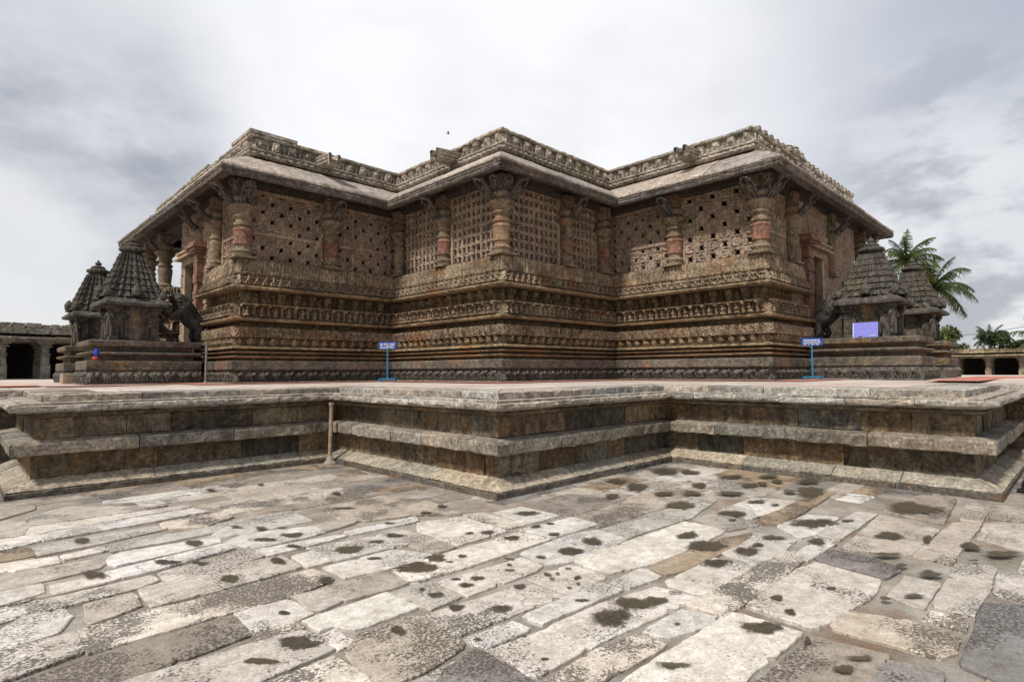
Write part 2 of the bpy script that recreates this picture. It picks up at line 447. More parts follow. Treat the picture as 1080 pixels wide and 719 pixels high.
# ------------------------------------------------------------------ carved relief patterns
def _cells(S, w): 
    c = np.floor(S / w); return c, (S - c * w) / w
def _h(c, k): 
    return (np.sin(c * 12.9898 + k * 78.233) * 43758.5453) % 1.0
def ell(x, y, cx, cy, rx, ry, a=1.0, rot=0.0):
    dx = x - cx; dy = y - cy
    if np.any(rot != 0):
        co, si = np.cos(rot), np.sin(rot); dx, dy = dx * co + dy * si, -dx * si + dy * co
    return a * np.sqrt(np.maximum(0, 1 - (dx / rx) ** 2 - (dy / ry) ** 2))
def R_elephant(S, V):
    c, x = _cells(S, 0.31); x = x[None, :]; y = (1 - V)[:, None]; r = _h(c, 1)[None, :]
    h = ell(x, y, 0.42, 0.60, 0.34, 0.27, 1.0)
    h = np.maximum(h, ell(x, y, 0.80, 0.68 + r * 0.05, 0.16, 0.2, 1.1))
    h = np.maximum(h, ell(x, y, 0.70, 0.66, 0.1, 0.17, 1.35))
    h = np.maximum(h, ell(x, y, 0.93, 0.38, 0.06, 0.32, 0.9, 0.15 * (r - 0.5)))
    for lx in (0.16, 0.33, 0.52, 0.66):
        h = np.maximum(h, ell(x, y, lx + (r - 0.5) * 0.05, 0.24, 0.065, 0.26, 0.8))
    h = np.maximum(h, ell(x, y, 0.06, 0.5, 0.035, 0.25, 0.5))
    h = np.maximum(h, ell(x, y, 0.45, 0.92, 0.1, 0.1, 0.8 * (r > 0.4)))
    return h * 0.06
def R_scroll(S, V):
    c, x = _cells(S, 0.2); x = (x[None, :] - 0.5); y = (V[:, None] - 0.5)
    s = np.where(c % 2 == 0, 1, -1)[None, :]
    y2 = y * 0.9; rr = np.hypot(x, y2 * 1.1)
    h = np.exp(-((rr - 0.36) / 0.09) ** 2)
    ang = np.arctan2(y2, x)
    h = np.maximum(h, np.exp(-((rr - 0.16 - 0.05 * np.cos(3 * ang * s)) / 0.08) ** 2))
    h = np.maximum(h, (np.abs(y) > 0.44) * 0.9)
    h = h * (0.75 + 0.5 * RS.rand(*h.shape))
    return h * 0.035
def R_beads(S, V):
    c, x = _cells(S, 0.27); x = x[None, :]; y = (1 - V)[:, None]; r = _h(c, 4)[None, :]
    h = ell(x, y, 0.5, 0.5, 0.3, 0.5, 1.0)
    h = np.maximum(h, ell(x, y, 0.5, 0.85, 0.16, 0.28, 1.2))
    h = np.maximum(h, ell(x, y, 0.72, 0.4, 0.12, 0.22, 1.0 * (r > 0.3)))
    h = np.maximum(h, (y < 0.14) * 0.75)
    return h * 0.09
def R_dancers(S, V):
    c, x = _cells(S, 0.2); x = x[None, :]; y = (1 - V)[:, None]
    r = _h(c, 2)[None, :]; q = _h(c, 3)[None, :]
    sw = (r - 0.5) * 0.2; lean = (q - 0.5) * 0.8
    h = ell(x, y, 0.5 + sw, 0.84, 0.13, 0.12, 1.1)
    h = np.maximum(h, ell(x, y, 0.5 + sw * 0.5, 0.6, 0.14, 0.2, 1.1, lean * 0.4))
    h = np.maximum(h, ell(x, y, 0.5, 0.42, 0.18, 0.12, 1.0))
    h = np.maximum(h, ell(x, y, 0.36, 0.22, 0.08, 0.24, 0.9, lean))
    h = np.maximum(h, ell(x, y, 0.64, 0.22, 0.08, 0.24, 0.9, lean - 0.4))
    h = np.maximum(h, ell(x, y, 0.2, 0.66, 0.2, 0.06, 0.8, 0.7 * (q - 0.2)))
    h = np.maximum(h, ell(x, y, 0.8, 0.66, 0.2, 0.06, 0.8, -0.9 * (r - 0.3)))
    h = np.maximum(h, (y < 0.06) * 0.9)
    return h * 0.06
def R_niche(S, V):
    c, x = _cells(S, 0.34); x = x[None, :]; y = (1 - V)[:, None]; r = _h(c, 7)[None, :]; q = _h(c, 8)[None, :]
    h = ((x < 0.2) & (y < 0.86)) * 0.95 * (0.8 + 0.25 * np.cos((x - 0.1) * 28)) + 0 * y
    h = np.maximum(h, ((x < 0.24) & (y > 0.78)) * 1.25)
    h = np.maximum(h, (y > 0.9) * 1.3 + 0 * x)
    h = np.maximum(h, (y < 0.1) * 1.15 + 0 * x)
    cx = 0.6 + (r - 0.5) * 0.1
    h = np.maximum(h, ell(x, y, cx, 0.74, 0.1, 0.11, 1.1))
    h = np.maximum(h, ell(x, y, cx + (q - 0.5) * 0.08, 0.53, 0.13, 0.2, 1.15))
    h = np.maximum(h, ell(x, y, cx, 0.3, 0.2, 0.16, 1.1))
    h = np.maximum(h, ell(x, y, cx - 0.14, 0.2, 0.07, 0.2, 0.9))
    h = np.maximum(h, ell(x, y, cx + 0.14, 0.2, 0.07, 0.2, 0.9))
    h = np.maximum(h, ell(x, y, cx - 0.2, 0.6, 0.05, 0.2, 0.8, (r - 0.5)))
    h = np.maximum(h, ell(x, y, cx + 0.2, 0.6, 0.05, 0.2, 0.8, (q - 0.5)))
    return h * 0.09
def R_pilaster(S, V):
    c, x = _cells(S, 0.42); x = x[None, :]; y = (1 - V)[:, None]; r = _h(c, 9)[None, :]
    h = ((np.abs(x - 0.5) < 0.16)) * 0.8 + 0 * y
    h = np.maximum(h, ((np.abs(x - 0.5) < 0.22) & (y > 0.78)) * 1.1)
    h = np.maximum(h, ell(x, y, 0.5, 0.45, 0.12, 0.4, 1.4 * (r > 0.25)))
    h = np.maximum(h, ell(x, y, 0.05, 0.4, 0.07, 0.45, 1.0))
    h = np.maximum(h, ell(x, y, 0.95, 0.4, 0.07, 0.45, 0.9 * (r > 0.5)))
    h = np.maximum(h, ell(x, y, 0.04, 0.85, 0.06, 0.1, 1.2))
    return h * 0.07
def R_seatback(S, V):
    c, x = _cells(S, 0.46); x = x[None, :]; y = (1 - V)[:, None]; r = _h(c, 5)[None, :]
    h = ((x < 0.1)) * 1.0 + 0 * y
    h = np.maximum(h, ((x > 0.3) & (x < 0.36)) * 0.5 + 0 * y)
    h = np.maximum(h, (y > 0.88) * 1.2 + 0 * x)
    for k, xx in enumerate((0.22, 0.48, 0.66, 0.84)):
        h = np.maximum(h, ell(x, y, xx, 0.55, 0.06, 0.26, 0.8))
        h = np.maximum(h, ell(x, y, xx, 0.82, 0.045, 0.07, 0.8))
        h = np.maximum(h, ell(x, y, xx, 0.2, 0.08, 0.15, 0.7 * (r > 0.3)))
    return h * 0.03
def R_merlon(S, V):
    c, x = _cells(S, 0.42); x = x[None, :]; y = (1 - V)[:, None]; r = _h(c, 6)[None, :]
    w = 0.17 + 0.12 * (1 - y)
    h = ((np.abs(x - 0.5) < w) & (y < 0.82)) * 1.0
    h = h * (0.55 + 0.45 * r) + ell(x, y, 0.5, 0.4, 0.12, 0.2, 0.5)
    h = np.maximum(h, ((np.abs(x) < 0.08) | (x > 0.94)) * (y < 0.5) * 0.6)
    return h * 0.12
def R_dentil(S, V):
    c, x = _cells(S, 0.19); x = x[None, :]; y = (1 - V)[:, None]; r = _h(c, 10)[None, :]
    return ell(x, y, 0.5, 0.5, 0.36, 0.55, 0.6 + 0.4 * r) * 0.06
def R_drip(S, V):
    c, x = _cells(S, 0.07); x = x[None, :]; y = (1 - V)[:, None]
    return ell(x, y, 0.5, 0.5, 0.4, 0.6, 1.0) * 0.025
def R_rough(S, V):
    h = np.zeros((len(V), len(S)))
    for w, a in ((0.13, 0.5), (0.07, 0.5)):
        c, x = _cells(S, w); k = np.floor(V[:, None] / w * 0.6); r = _h(c[None, :] + k * 17.3, 3); r2 = _h(c[None, :] + k * 9.1, 5)
        yy = (V[:, None] / w * 0.6) % 1.0
        h = h + a * ell(x[None, :], yy, 0.3 + 0.4 * r, 0.3 + 0.4 * r2, 0.25 + 0.2 * r2, 0.3 + 0.2 * r, 1.0)
    return h * 0.05

# ------------------------------------------------------------------ skinned figures
def skin_mesh(name, verts, edges, rads, sub=1):
    """grow one continuous surface round a skeleton"""
    me = bpy.data.meshes.new(name + '_skeleton')
    me.from_pydata(verts, edges, [])
    o = bpy.data.objects.new('tmp', me); COL.objects.link(o)
    m = o.modifiers.new('s', 'SKIN'); m.use_smooth_shade = True
    sv = me.skin_vertices[0].data
    for i, r in enumerate(rads):
        sv[i].radius = (r, r); sv[i].use_root = (i == 0)
    m2 = o.modifiers.new('d', 'SUBSURF'); m2.levels = sub; m2.render_levels = sub
    dg = bpy.context.evaluated_depsgraph_get()
    out = bpy.data.meshes.new_from_object(o.evaluated_get(dg))
    bpy.data.objects.remove(o); out.name = name
    a = out.color_attributes.new('Tint', 'FLOAT_COLOR', 'POINT')
    a.data.foreach_set('color', np.ones(len(out.vertices) * 4, dtype=np.float32))
    return out
def mesh_of(me):
    n = len(me.vertices); v = np.zeros(n * 3, dtype=np.float32); me.vertices.foreach_get('co', v)
    return v.reshape(-1, 3), [list(p.vertices) for p in me.polygons]
SLABS = [["g",[[-5.554,3.313],[-4.891,3.71],[-4.57,3.86],[-4.589,3.474],[-4.919,3.126],[-5.541,2.797]]],["g",[[-4.687,2.989],[-4.274,3.306],[-3.619,2.589],[-3.374,2.476],[-3.641,2.417],[-4.695,2.446]]],["d",[[-4.258,3.392],[-3.655,2.975],[-3.647,2.658],[-4.282,3.196]]],["w",[[-3.635,2.933],[-3.377,2.971],[-3.381,2.628],[-3.631,2.601]]],["g",[[-4.926,2.984],[-4.727,2.912],[-4.72,2.41],[-4.809,2.046],[-4.966,2.139]]],["w",[[-4.777,2.365],[-4.698,2.403],[-3.23,2.347],[-3.186,2.18],[-4.641,2.053],[-4.786,2.09]]],["w",[[-4.66,1.961],[-3.219,2.058],[-3.135,1.744],[-4.678,1.649]]],["w",[[-5.347,1.971],[-4.972,2.014],[-4.67,2.013],[-4.685,1.682],[-4.994,1.552],[-5.347,1.482]]],["m",[[-4.771,1.439],[-3.711,1.495],[-3.741,1.257],[-4.284,1.145],[-4.774,1.095]]],["t",[[-5.264,1.327],[-5.001,1.414],[-4.792,1.461],[-4.793,1.093],[-5.016,1.094],[-5.267,1.017]]],["w",[[-4.595,0.913],[-4.288,0.981],[-4.284,0.815],[-4.612,0.763]]],["w",[[-5.188,0.981],[-5.019,1.019],[-4.642,0.918],[-4.647,0.698],[-5.034,0.716],[-5.194,0.68]]],["m",[[-4.241,1.016],[-3.34,0.963],[-3.397,0.733],[-4.247,0.732]]],["s",[[-3.657,1.564],[-2.942,1.638],[-3.005,1.289],[-3.343,1.04],[-3.715,1.26]]],["g",[[-5.196,0.599],[-5.038,0.632],[-4.646,0.619],[-4.39,0.578],[-4.36,0.405],[-4.435,0.28],[-4.788,0.242],[-5.058,0.2],[-5.206,0.153]]],["w",[[-4.341,0.426],[-4.258,0.666],[-3.397,0.53],[-3.433,0.336],[-4.31,0.247]]],["w",[[-4.758,0.073],[-4.556,0.057],[-4.353,0.131],[-4.343,-0.127],[-4.777,-0.175]]],["w",[[-4.344,0.104],[-3.45,0.243],[-3.417,0.02],[-4.079,-0.13],[-4.325,-0.145]]],["m",[[-4.094,-0.24],[-3.512,-0.107],[-3.198,-0.11],[-3.29,-0.409],[-3.636,-0.487],[-4.091,-0.508]]],["w",[[-5.207,0.118],[-5.062,0.129],[-4.814,0.138],[-4.828,-0.108],[-5.077,-0.19],[-5.214,-0.204]]],["p",[[-4.943,-0.286],[-4.146,-0.258],[-4.143,-0.414],[-4.302,-0.491],[-4.944,-0.527]]],["w",[[-5.215,-0.234],[-5.082,-0.288],[-4.966,-0.342],[-4.97,-0.501],[-5.094,-0.553],[-5.223,-0.6]]],["w",[[-5.226,-0.728],[-5.102,-0.722],[-4.958,-0.525],[-4.768,-0.555],[-4.747,-0.769],[-4.846,-1.023],[-5.118,-1.047],[-5.234,-1.054]]],["g",[[-4.635,-0.578],[-4.34,-0.596],[-4.364,-0.905],[-4.678,-1.013]]],["p",[[-5.235,-1.118],[-5.121,-1.109],[-4.764,-1.117],[-4.764,-1.45],[-5.142,-1.557],[-5.295,-1.56]]],["s",[[-4.729,-1.083],[-4.395,-1.034],[-4.063,-1.09],[-4.039,-1.485],[-4.751,-1.486]]],["m",[[-4.29,-0.556],[-3.763,-0.46],[-3.195,-0.543],[-3.196,-0.937],[-3.857,-0.996],[-4.328,-0.997]]],["s",[[-4.023,-1.089],[-3.865,-1.042],[-3.138,-1.064],[-3.126,-1.394],[-3.511,-1.507],[-4.024,-1.485]]],["d",[[-5.081,-1.629],[-4.067,-1.548],[-3.95,-1.559],[-3.979,-1.934],[-4.707,-2.004],[-4.95,-2.023]]],["w",[[-3.921,-1.545],[-3.573,-1.57],[-3.567,-1.925],[-3.66,-1.938],[-3.938,-1.918]]],["s",[[-3.948,-1.946],[-3.697,-1.963],[-3.687,-2.055],[-3.734,-2.105],[-3.981,-2.095]]],["m",[[-4.821,-2.21],[-4.671,-2.04],[-4.006,-2.086],[-3.727,-2.131],[-3.696,-2.238],[-3.704,-2.493],[-4.17,-2.544],[-4.387,-2.647]]],["s",[[-4.145,-2.596],[-3.736,-2.591],[-3.728,-2.948],[-3.799,-3.179],[-4.287,-2.747]]],["g",[[-3.513,-1.53],[-3.371,-1.556],[-3.304,-1.868],[-3.544,-1.904]]],["g",[[-3.339,-1.535],[-2.774,-1.533],[-2.766,-1.907],[-2.931,-1.909],[-3.28,-1.866]]],["v",[[-3.635,-1.985],[-2.983,-1.964],[-2.994,-2.348],[-3.478,-2.345],[-3.537,-2.206],[-3.646,-2.194]]],["w",[[-3.66,-2.256],[-3.564,-2.257],[-3.557,-2.522],[-3.668,-2.495]]],["k",[[-3.661,-2.586],[-3.482,-2.436],[-3.072,-2.448],[-3.053,-2.51],[-3.094,-2.971],[-3.145,-3.024],[-3.48,-3.087],[-3.715,-3.041],[-3.744,-3.013]]],["w",[[-3.048,-1.089],[-2.377,-1.102],[-2.212,-1.469],[-2.313,-1.591],[-2.673,-1.503],[-3.051,-1.44]]],["w",[[-3.122,-0.598],[-2.914,-0.594],[-2.949,-0.979],[-3.151,-0.966]]],["m",[[-2.912,-0.472],[-2.462,-0.718],[-2.137,-0.916],[-2.17,-1.061],[-2.889,-1.003]]],["w",[[-2.677,-1.567],[-2.087,-1.559],[-1.183,-1.563],[-1.102,-1.931],[-2.169,-1.95],[-2.69,-1.927],[-2.744,-1.901]]],["w",[[-2.581,-2.067],[-1.709,-2.134],[-1.733,-2.394],[-1.863,-2.428],[-2.597,-2.434]]],["m",[[-2.943,-2.031],[-2.637,-2.068],[-2.643,-2.412],[-2.938,-2.428],[-2.96,-2.312]]],["p",[[-3.049,-2.493],[-2.108,-2.577],[-2.094,-2.944],[-2.587,-2.895],[-3.042,-2.88]]],["w",[[-3.062,-2.951],[-2.672,-2.999],[-2.668,-3.143],[-3.044,-3.125]]],["w",[[-2.56,-2.987],[-1.718,-2.973],[-1.697,-3.189],[-2.167,-3.162],[-2.565,-3.148]]],["w",[[-3.02,-3.182],[-2.607,-3.244],[-2.639,-3.567],[-3.067,-3.559],[-3.082,-3.517]]],["b",[[-3.352,-3.159],[-3.08,-3.105],[-3.115,-3.619],[-3.193,-3.845],[-3.689,-3.347]]],["w",[[-2.028,-2.51],[-1.526,-2.536],[-1.549,-2.922],[-2.041,-2.945]]],["w",[[-2.562,-3.212],[-1.992,-3.221],[-1.598,-3.316],[-1.466,-3.341],[-1.457,-3.665],[-2.418,-3.565],[-2.591,-3.566]]],["s",[[-3.114,-3.645],[-2.646,-3.609],[-2.518,-3.638],[-2.259,-3.689],[-2.234,-3.874],[-2.791,-3.837],[-3.127,-3.911],[-3.341,-3.696]]],["w",[[-2.193,-3.681],[-1.717,-3.709],[-1.681,-3.918],[-1.825,-3.936],[-2.164,-3.839]]],["v",[[-2.731,-3.924],[-1.514,-3.959],[-1.513,-4.405],[-2.315,-4.37],[-2.704,-4.391],[-3.061,-4.034]]],["w",[[-1.639,-3.024],[-1.196,-3.042],[-1.253,-3.238],[-1.648,-3.198]]],["w",[[-1.365,-3.331],[-0.513,-3.355],[-0.543,-3.674],[-1.271,-3.674],[-1.389,-3.633]]],["s",[[-1.614,-3.675],[-1.296,-3.702],[-0.547,-3.703],[0.079,-3.692],[0.274,-3.892],[-0.534,-3.938],[-1.347,-3.946],[-1.636,-3.943],[-1.62,-3.895]]],["c",[[-1.336,-3.981],[-0.35,-3.969],[-0.029,-4.027],[-0.119,-4.511],[-0.438,-4.546],[-0.647,-4.536],[-1.406,-4.437],[-1.381,-4.325]]],["b",[[0.154,-3.962],[0.436,-4.018],[0.439,-4.327],[0.273,-4.571],[-0.056,-4.516],[0.037,-4.006]]],["k",[[-1.296,-4.51],[-0.967,-4.49],[-0.819,-4.852],[-0.892,-5.105],[-1.139,-5.112],[-1.283,-5.062]]],["d",[[-2.496,-4.487],[-2.279,-4.446],[-1.509,-4.464],[-1.448,-4.864],[-1.864,-4.863],[-2.21,-4.832]]],["b",[[-1.524,-4.88],[-1.458,-5.123],[-1.663,-5.105],[-1.981,-5.061],[-2.177,-4.865],[-1.861,-4.88]]],["b",[[-1.291,-5.175],[-0.106,-5.156],[0.015,-5.349],[0.071,-5.585],[-1.365,-5.68],[-1.379,-5.364]]],["m",[[-0.422,-4.639],[0.124,-4.639],[0.132,-4.853],[-0.54,-4.855]]],["g",[[-0.423,-4.906],[0.796,-4.869],[0.928,-5.105],[0.326,-5.134],[-0.435,-5.116]]],["s",[[-0.71,-4.88],[-0.543,-4.92],[-0.536,-5.098],[-0.758,-5.111]]],["g",[[0.552,-4.056],[2.198,-3.994],[1.938,-4.567],[0.798,-4.544]]],["g",[[0.717,-4.573],[2.364,-4.633],[2.567,-4.842],[0.727,-4.833]]],["d",[[2.422,-3.972],[3.833,-4.101],[3.785,-4.457],[2.234,-4.554]]],["m",[[1.838,-4.899],[2.602,-4.878],[2.71,-5.152],[2.484,-5.469],[1.459,-5.439],[1.606,-5.214]]],["g",[[3.639,-4.824],[3.952,-5.077],[3.943,-5.346],[3.036,-5.38],[2.982,-5.157],[2.831,-4.886]]],["g",[[2.559,-4.665],[3.686,-4.583],[3.701,-4.818],[2.609,-4.829]]],["p",[[0.159,-5.177],[0.721,-5.154],[0.774,-5.3],[0.787,-5.518],[0.154,-5.536],[0.147,-5.34]]],["m",[[0.897,-3.745],[2.21,-3.753],[2.268,-3.941],[0.822,-3.948]]],["p",[[0.093,-3.824],[0.791,-3.778],[0.708,-3.963],[-0.045,-3.941]]],["v",[[-1.426,-2.496],[0.447,-2.546],[0.416,-3.003],[-0.067,-3.037],[-1.004,-3.033],[-1.499,-2.895]]],["t",[[-1.122,-3.051],[0.116,-3.134],[0.475,-3.264],[0.08,-3.32],[-0.994,-3.313],[-1.188,-3.242]]],["g",[[0.579,-2.566],[1.039,-2.609],[0.831,-3.166],[0.389,-3.026]]],["w",[[-0.306,-3.26],[0.515,-3.305],[0.535,-3.654],[-0.097,-3.705],[-0.456,-3.661]]],["w",[[0.94,-3.331],[1.667,-3.384],[1.773,-3.678],[0.92,-3.72],[0.627,-3.657]]],["w",[[1.141,-2.583],[2.134,-2.583],[2.334,-3.029],[1.674,-3.066],[1.05,-2.992]]],["t",[[0.887,-3.112],[2.232,-3.076],[2.883,-3.113],[3.251,-3.235],[1.378,-3.331],[1.031,-3.317]]],["m",[[-0.482,-2.081],[0.234,-2.151],[1.703,-2.053],[1.698,-2.29],[0.626,-2.495],[-0.479,-2.43]]],["w",[[-1.069,-1.478],[-0.295,-1.545],[-0.329,-1.917],[-1.047,-1.895]]],["w",[[-1.601,-2.016],[-0.798,-1.958],[-0.502,-2.06],[-0.541,-2.46],[-1.449,-2.473],[-1.7,-2.376]]],["d",[[-0.273,-0.774],[0.649,-0.702],[0.945,-1.429],[0.271,-1.479],[-0.259,-1.459]]],["w",[[-0.768,-0.742],[-0.333,-0.784],[-0.335,-1.381],[-0.831,-1.345]]],["s",[[-1.067,-0.562],[-0.861,-0.646],[-0.866,-1.364],[-1.155,-1.338]]],["w",[[-1.665,-0.486],[-1.173,-0.64],[-1.191,-1.404],[-1.869,-1.413],[-1.841,-0.736]]],["g",[[-2.02,-0.654],[-1.889,-0.788],[-1.913,-1.453],[-2.196,-1.447],[-2.193,-1.08]]],["w",[[-2.395,-0.219],[-1.503,-0.238],[-1.625,-0.412],[-2.399,-0.364]]],["m",[[-2.492,-0.552],[-1.939,-0.584],[-1.936,-0.838],[-2.11,-0.875],[-2.438,-0.676],[-2.874,-0.511]]],["w",[[-3.271,-0.189],[-2.429,-0.283],[-2.457,-0.353],[-2.892,-0.408],[-3.275,-0.423]]],["w",[[-3.166,0.473],[-2.494,0.2],[-2.571,-0.088],[-3.267,-0.109],[-3.407,0.295]]],["g",[[-2.498,0.259],[-2.167,0.205],[-2.154,0.017],[-2.547,-0.062]]],["k",[[-2.087,0.891],[-1.208,1.057],[-0.933,0.362],[-1.069,-0.496],[-1.436,-0.181],[-2.22,0.085]]]]
STAINS = [[-3.633,0.455,0.078,-0.08,-0.033,-0.118],[-3.978,-0.001,0.082,-0.084,-0.023,-0.098],[-3.775,-0.244,0.058,-0.059,-0.019,-0.067],[-4.493,0.089,0.072,-0.073,-0.02,-0.133],[-3.746,-0.823,0.038,-0.038,-0.029,-0.088],[-4.399,1.356,0.08,-0.082,-0.016,-0.118],[-1.551,1.587,0.054,-0.057,-0.059,-0.113],[-1.901,0.699,0.097,-0.1,-0.036,-0.066],[-2.808,0.362,0.043,-0.044,-0.023,-0.055],[-2.971,0.529,0.05,-0.051,-0.026,-0.068],[-2.844,0.02,0.081,-0.083,-0.043,-0.098],[-3.113,0.084,0.099,-0.102,-0.025,-0.065],[-3.001,-0.339,0.051,-0.052,-0.025,-0.058],[-2.678,-0.835,0.087,-0.089,-0.083,-0.151],[-2.646,-1.215,0.059,-0.06,-0.02,-0.034],[-2.128,-0.715,0.081,-0.083,-0.046,-0.071],[-1.912,-0.288,0.036,-0.037,-0.032,-0.05],[-2.363,-0.797,0.058,-0.06,-0.033,-0.054],[-3.283,-0.674,0.053,-0.054,-0.041,-0.099],[-2.698,3.082,0.057,-0.059,-0.028,-0.092],[-2.046,2.961,0.049,-0.051,-0.028,-0.073],[-3.136,0.779,0.05,-0.052,-0.018,-0.052],[-3.717,-0.823,0.059,-0.06,-0.029,-0.088],[-3.199,-1.409,0.053,-0.054,-0.038,-0.077],[-3.821,-2.273,0.074,-0.074,-0.046,-0.105],[-3.759,-2.371,0.041,-0.041,-0.022,-0.046],[-4.067,-2.35,0.077,-0.077,-0.016,-0.043],[-2.523,-1.69,0.152,-0.154,-0.086,-0.122],[-3.294,-2.578,0.038,-0.039,-0.037,-0.056],[-2.78,-2.116,0.018,-0.018,-0.022,-0.031],[-3.696,-1.795,0.032,-0.033,-0.016,-0.038],[-2.262,-1.607,0.077,-0.078,-0.061,-0.081],[-2.07,-1.728,0.03,-0.03,-0.033,-0.04],[-2.243,-1.77,0.023,-0.024,-0.018,-0.023],[-1.828,-2.087,0.029,-0.03,-0.026,-0.027],[-1.931,-2.193,0.017,-0.017,-0.025,-0.026],[-2.02,-2.284,0.033,-0.034,-0.016,-0.016],[-2.46,-2.131,0.027,-0.027,-0.017,-0.021],[-2.33,-2.233,0.043,-0.043,-0.034,-0.039],[-2.485,-2.278,0.046,-0.047,-0.038,-0.045],[-2.219,-2.604,0.031,-0.031,-0.041,-0.04],[-2.771,-2.282,0.039,-0.04,-0.038,-0.05],[-2.812,-2.555,0.042,-0.043,-0.04,-0.05],[-2.594,-2.798,0.051,-0.052,-0.048,-0.051],[-1.597,-2.248,0.035,-0.036,-0.034,-0.031],[-1.298,-2.325,0.085,-0.087,-0.063,-0.052],[-1.874,-2.576,0.022,-0.022,-0.032,-0.029],[-1.806,-2.629,0.016,-0.016,-0.021,-0.018],[-1.922,-2.669,0.016,-0.016,-0.016,-0.014],[-1.76,-2.798,0.024,-0.024,-0.036,-0.029],[-1.858,-2.887,0.018,-0.018,-0.015,-0.012],[-1.652,-2.61,0.019,-0.02,-0.018,-0.015],[-1.975,-2.89,0.015,-0.015,-0.015,-0.012],[-2.097,-3.115,0.038,-0.039,-0.024,-0.019],[-3.014,-3.034,0.021,-0.021,-0.012,-0.014],[-2.907,-3.488,0.017,-0.017,-0.016,-0.014],[-2.792,-3.205,0.012,-0.013,-0.011,-0.011],[-2.183,-3.432,0.093,-0.094,-0.128,-0.091],[-1.887,-3.399,0.113,-0.114,-0.095,-0.063],[-1.735,-3.482,0.067,-0.067,-0.073,-0.045],[-0.549,-1.065,0.1,-0.103,-0.085,-0.082],[-0.888,-1.533,0.042,-0.043,-0.04,-0.038],[-0.707,-1.567,0.029,-0.029,-0.037,-0.033],[-0.975,-1.864,0.04,-0.041,-0.05,-0.044],[-1.403,-1.337,0.047,-0.049,-0.046,-0.051],[-1.37,-1.657,0.059,-0.06,-0.062,-0.063],[-1.547,-1.223,0.034,-0.035,-0.029,-0.034],[-0.897,-2.276,0.07,-0.072,-0.097,-0.074],[-1.249,-2.335,0.085,-0.087,-0.074,-0.061],[-1.03,-0.097,0.049,-0.05,-0.06,-0.078],[-1.356,-0.2,0.047,-0.048,-0.04,-0.055],[3.019,-0.74,0.159,-0.168,-0.303,-0.18],[3.225,-1.085,0.105,-0.11,-0.233,-0.125],[1.628,-1.126,0.139,-0.145,-0.247,-0.162],[1.761,-0.708,0.116,-0.122,-0.178,-0.125],[2.34,-1.723,0.084,-0.088,-0.185,-0.096],[1.48,-1.653,0.087,-0.091,-0.153,-0.091],[1.76,-1.901,0.087,-0.091,-0.16,-0.086],[1.049,-2.143,0.136,-0.141,-0.196,-0.109],[3.285,-1.752,0.13,-0.136,-0.187,-0.086],[3.684,-2.171,0.099,-0.104,-0.195,-0.076],[2.833,-2.238,0.111,-0.116,-0.164,-0.07],[3.057,-2.322,0.066,-0.069,-0.137,-0.055],[2.106,-2.278,0.113,-0.117,-0.151,-0.069],[1.872,-2.739,0.073,-0.076,-0.102,-0.042],[1.838,-2.96,0.04,-0.041,-0.06,-0.023],[1.076,-2.774,0.12,-0.124,-0.145,-0.066],[0.8,-2.91,0.036,-0.037,-0.05,-0.023],[1.095,-3.068,0.026,-0.026,-0.049,-0.02],[-0.074,-2.845,0.079,-0.081,-0.118,-0.064],[-0.285,-3.138,0.136,-0.139,-0.171,-0.086],[-0.167,-3.481,0.102,-0.104,-0.124,-0.053],[0.082,-3.473,0.043,-0.044,-0.066,-0.027],[0.417,-3.488,0.09,-0.092,-0.089,-0.034],[-0.672,-3.424,0.084,-0.086,-0.122,-0.06],[1.284,-3.577,0.154,-0.159,-0.236,-0.076],[0.583,-3.835,0.063,-0.064,-0.143,-0.045],[3.702,-2.739,0.124,-0.129,-0.26,-0.085],[2.949,-3.009,0.157,-0.164,-0.368,-0.119],[2.757,-2.809,0.079,-0.082,-0.124,-0.044],[3.387,-2.41,0.076,-0.08,-0.145,-0.055],[0.855,-1.254,0.077,-0.08,-0.137,-0.098],[-1.639,-4.202,0.119,-0.12,-0.086,-0.035],[-2.457,-4.046,0.063,-0.064,-0.036,-0.021],[-1.084,-4.093,0.033,-0.034,-0.052,-0.02],[-1.274,-4.246,0.036,-0.036,-0.062,-0.022],[-0.61,-4.308,0.03,-0.03,-0.04,-0.012],[-1.971,-3.798,0.015,-0.015,-0.015,-0.008],[-1.499,-3.521,0.039,-0.04,-0.019,-0.011],[-1.639,-4.474,0.016,-0.016,-0.063,-0.021],[0.588,-4.405,0.093,-0.095,-0.074,-0.016],[0.346,-4.563,0.038,-0.039,-0.081,-0.016],[0.276,-4.763,0.079,-0.08,-0.102,-0.017],[1.403,-4.885,0.073,-0.074,-0.157,-0.019],[1.319,-5.114,0.104,-0.106,-0.133,-0.012],[0.912,-4.97,0.034,-0.034,-0.046,-0.005],[-0.357,-4.781,0.057,-0.058,-0.051,-0.009],[-1.649,-4.755,0.057,-0.057,-0.036,-0.009],[-1.846,-4.732,0.04,-0.04,-0.054,-0.015],[-0.562,-4.646,0.028,-0.029,-0.049,-0.011],[1.38,-4.565,0.031,-0.032,-0.216,-0.036],[2.779,-4.182,0.214,-0.222,-0.418,-0.078],[1.284,-4.265,0.103,-0.106,-0.183,-0.039],[1.615,-3.806,0.05,-0.051,-0.064,-0.017]]
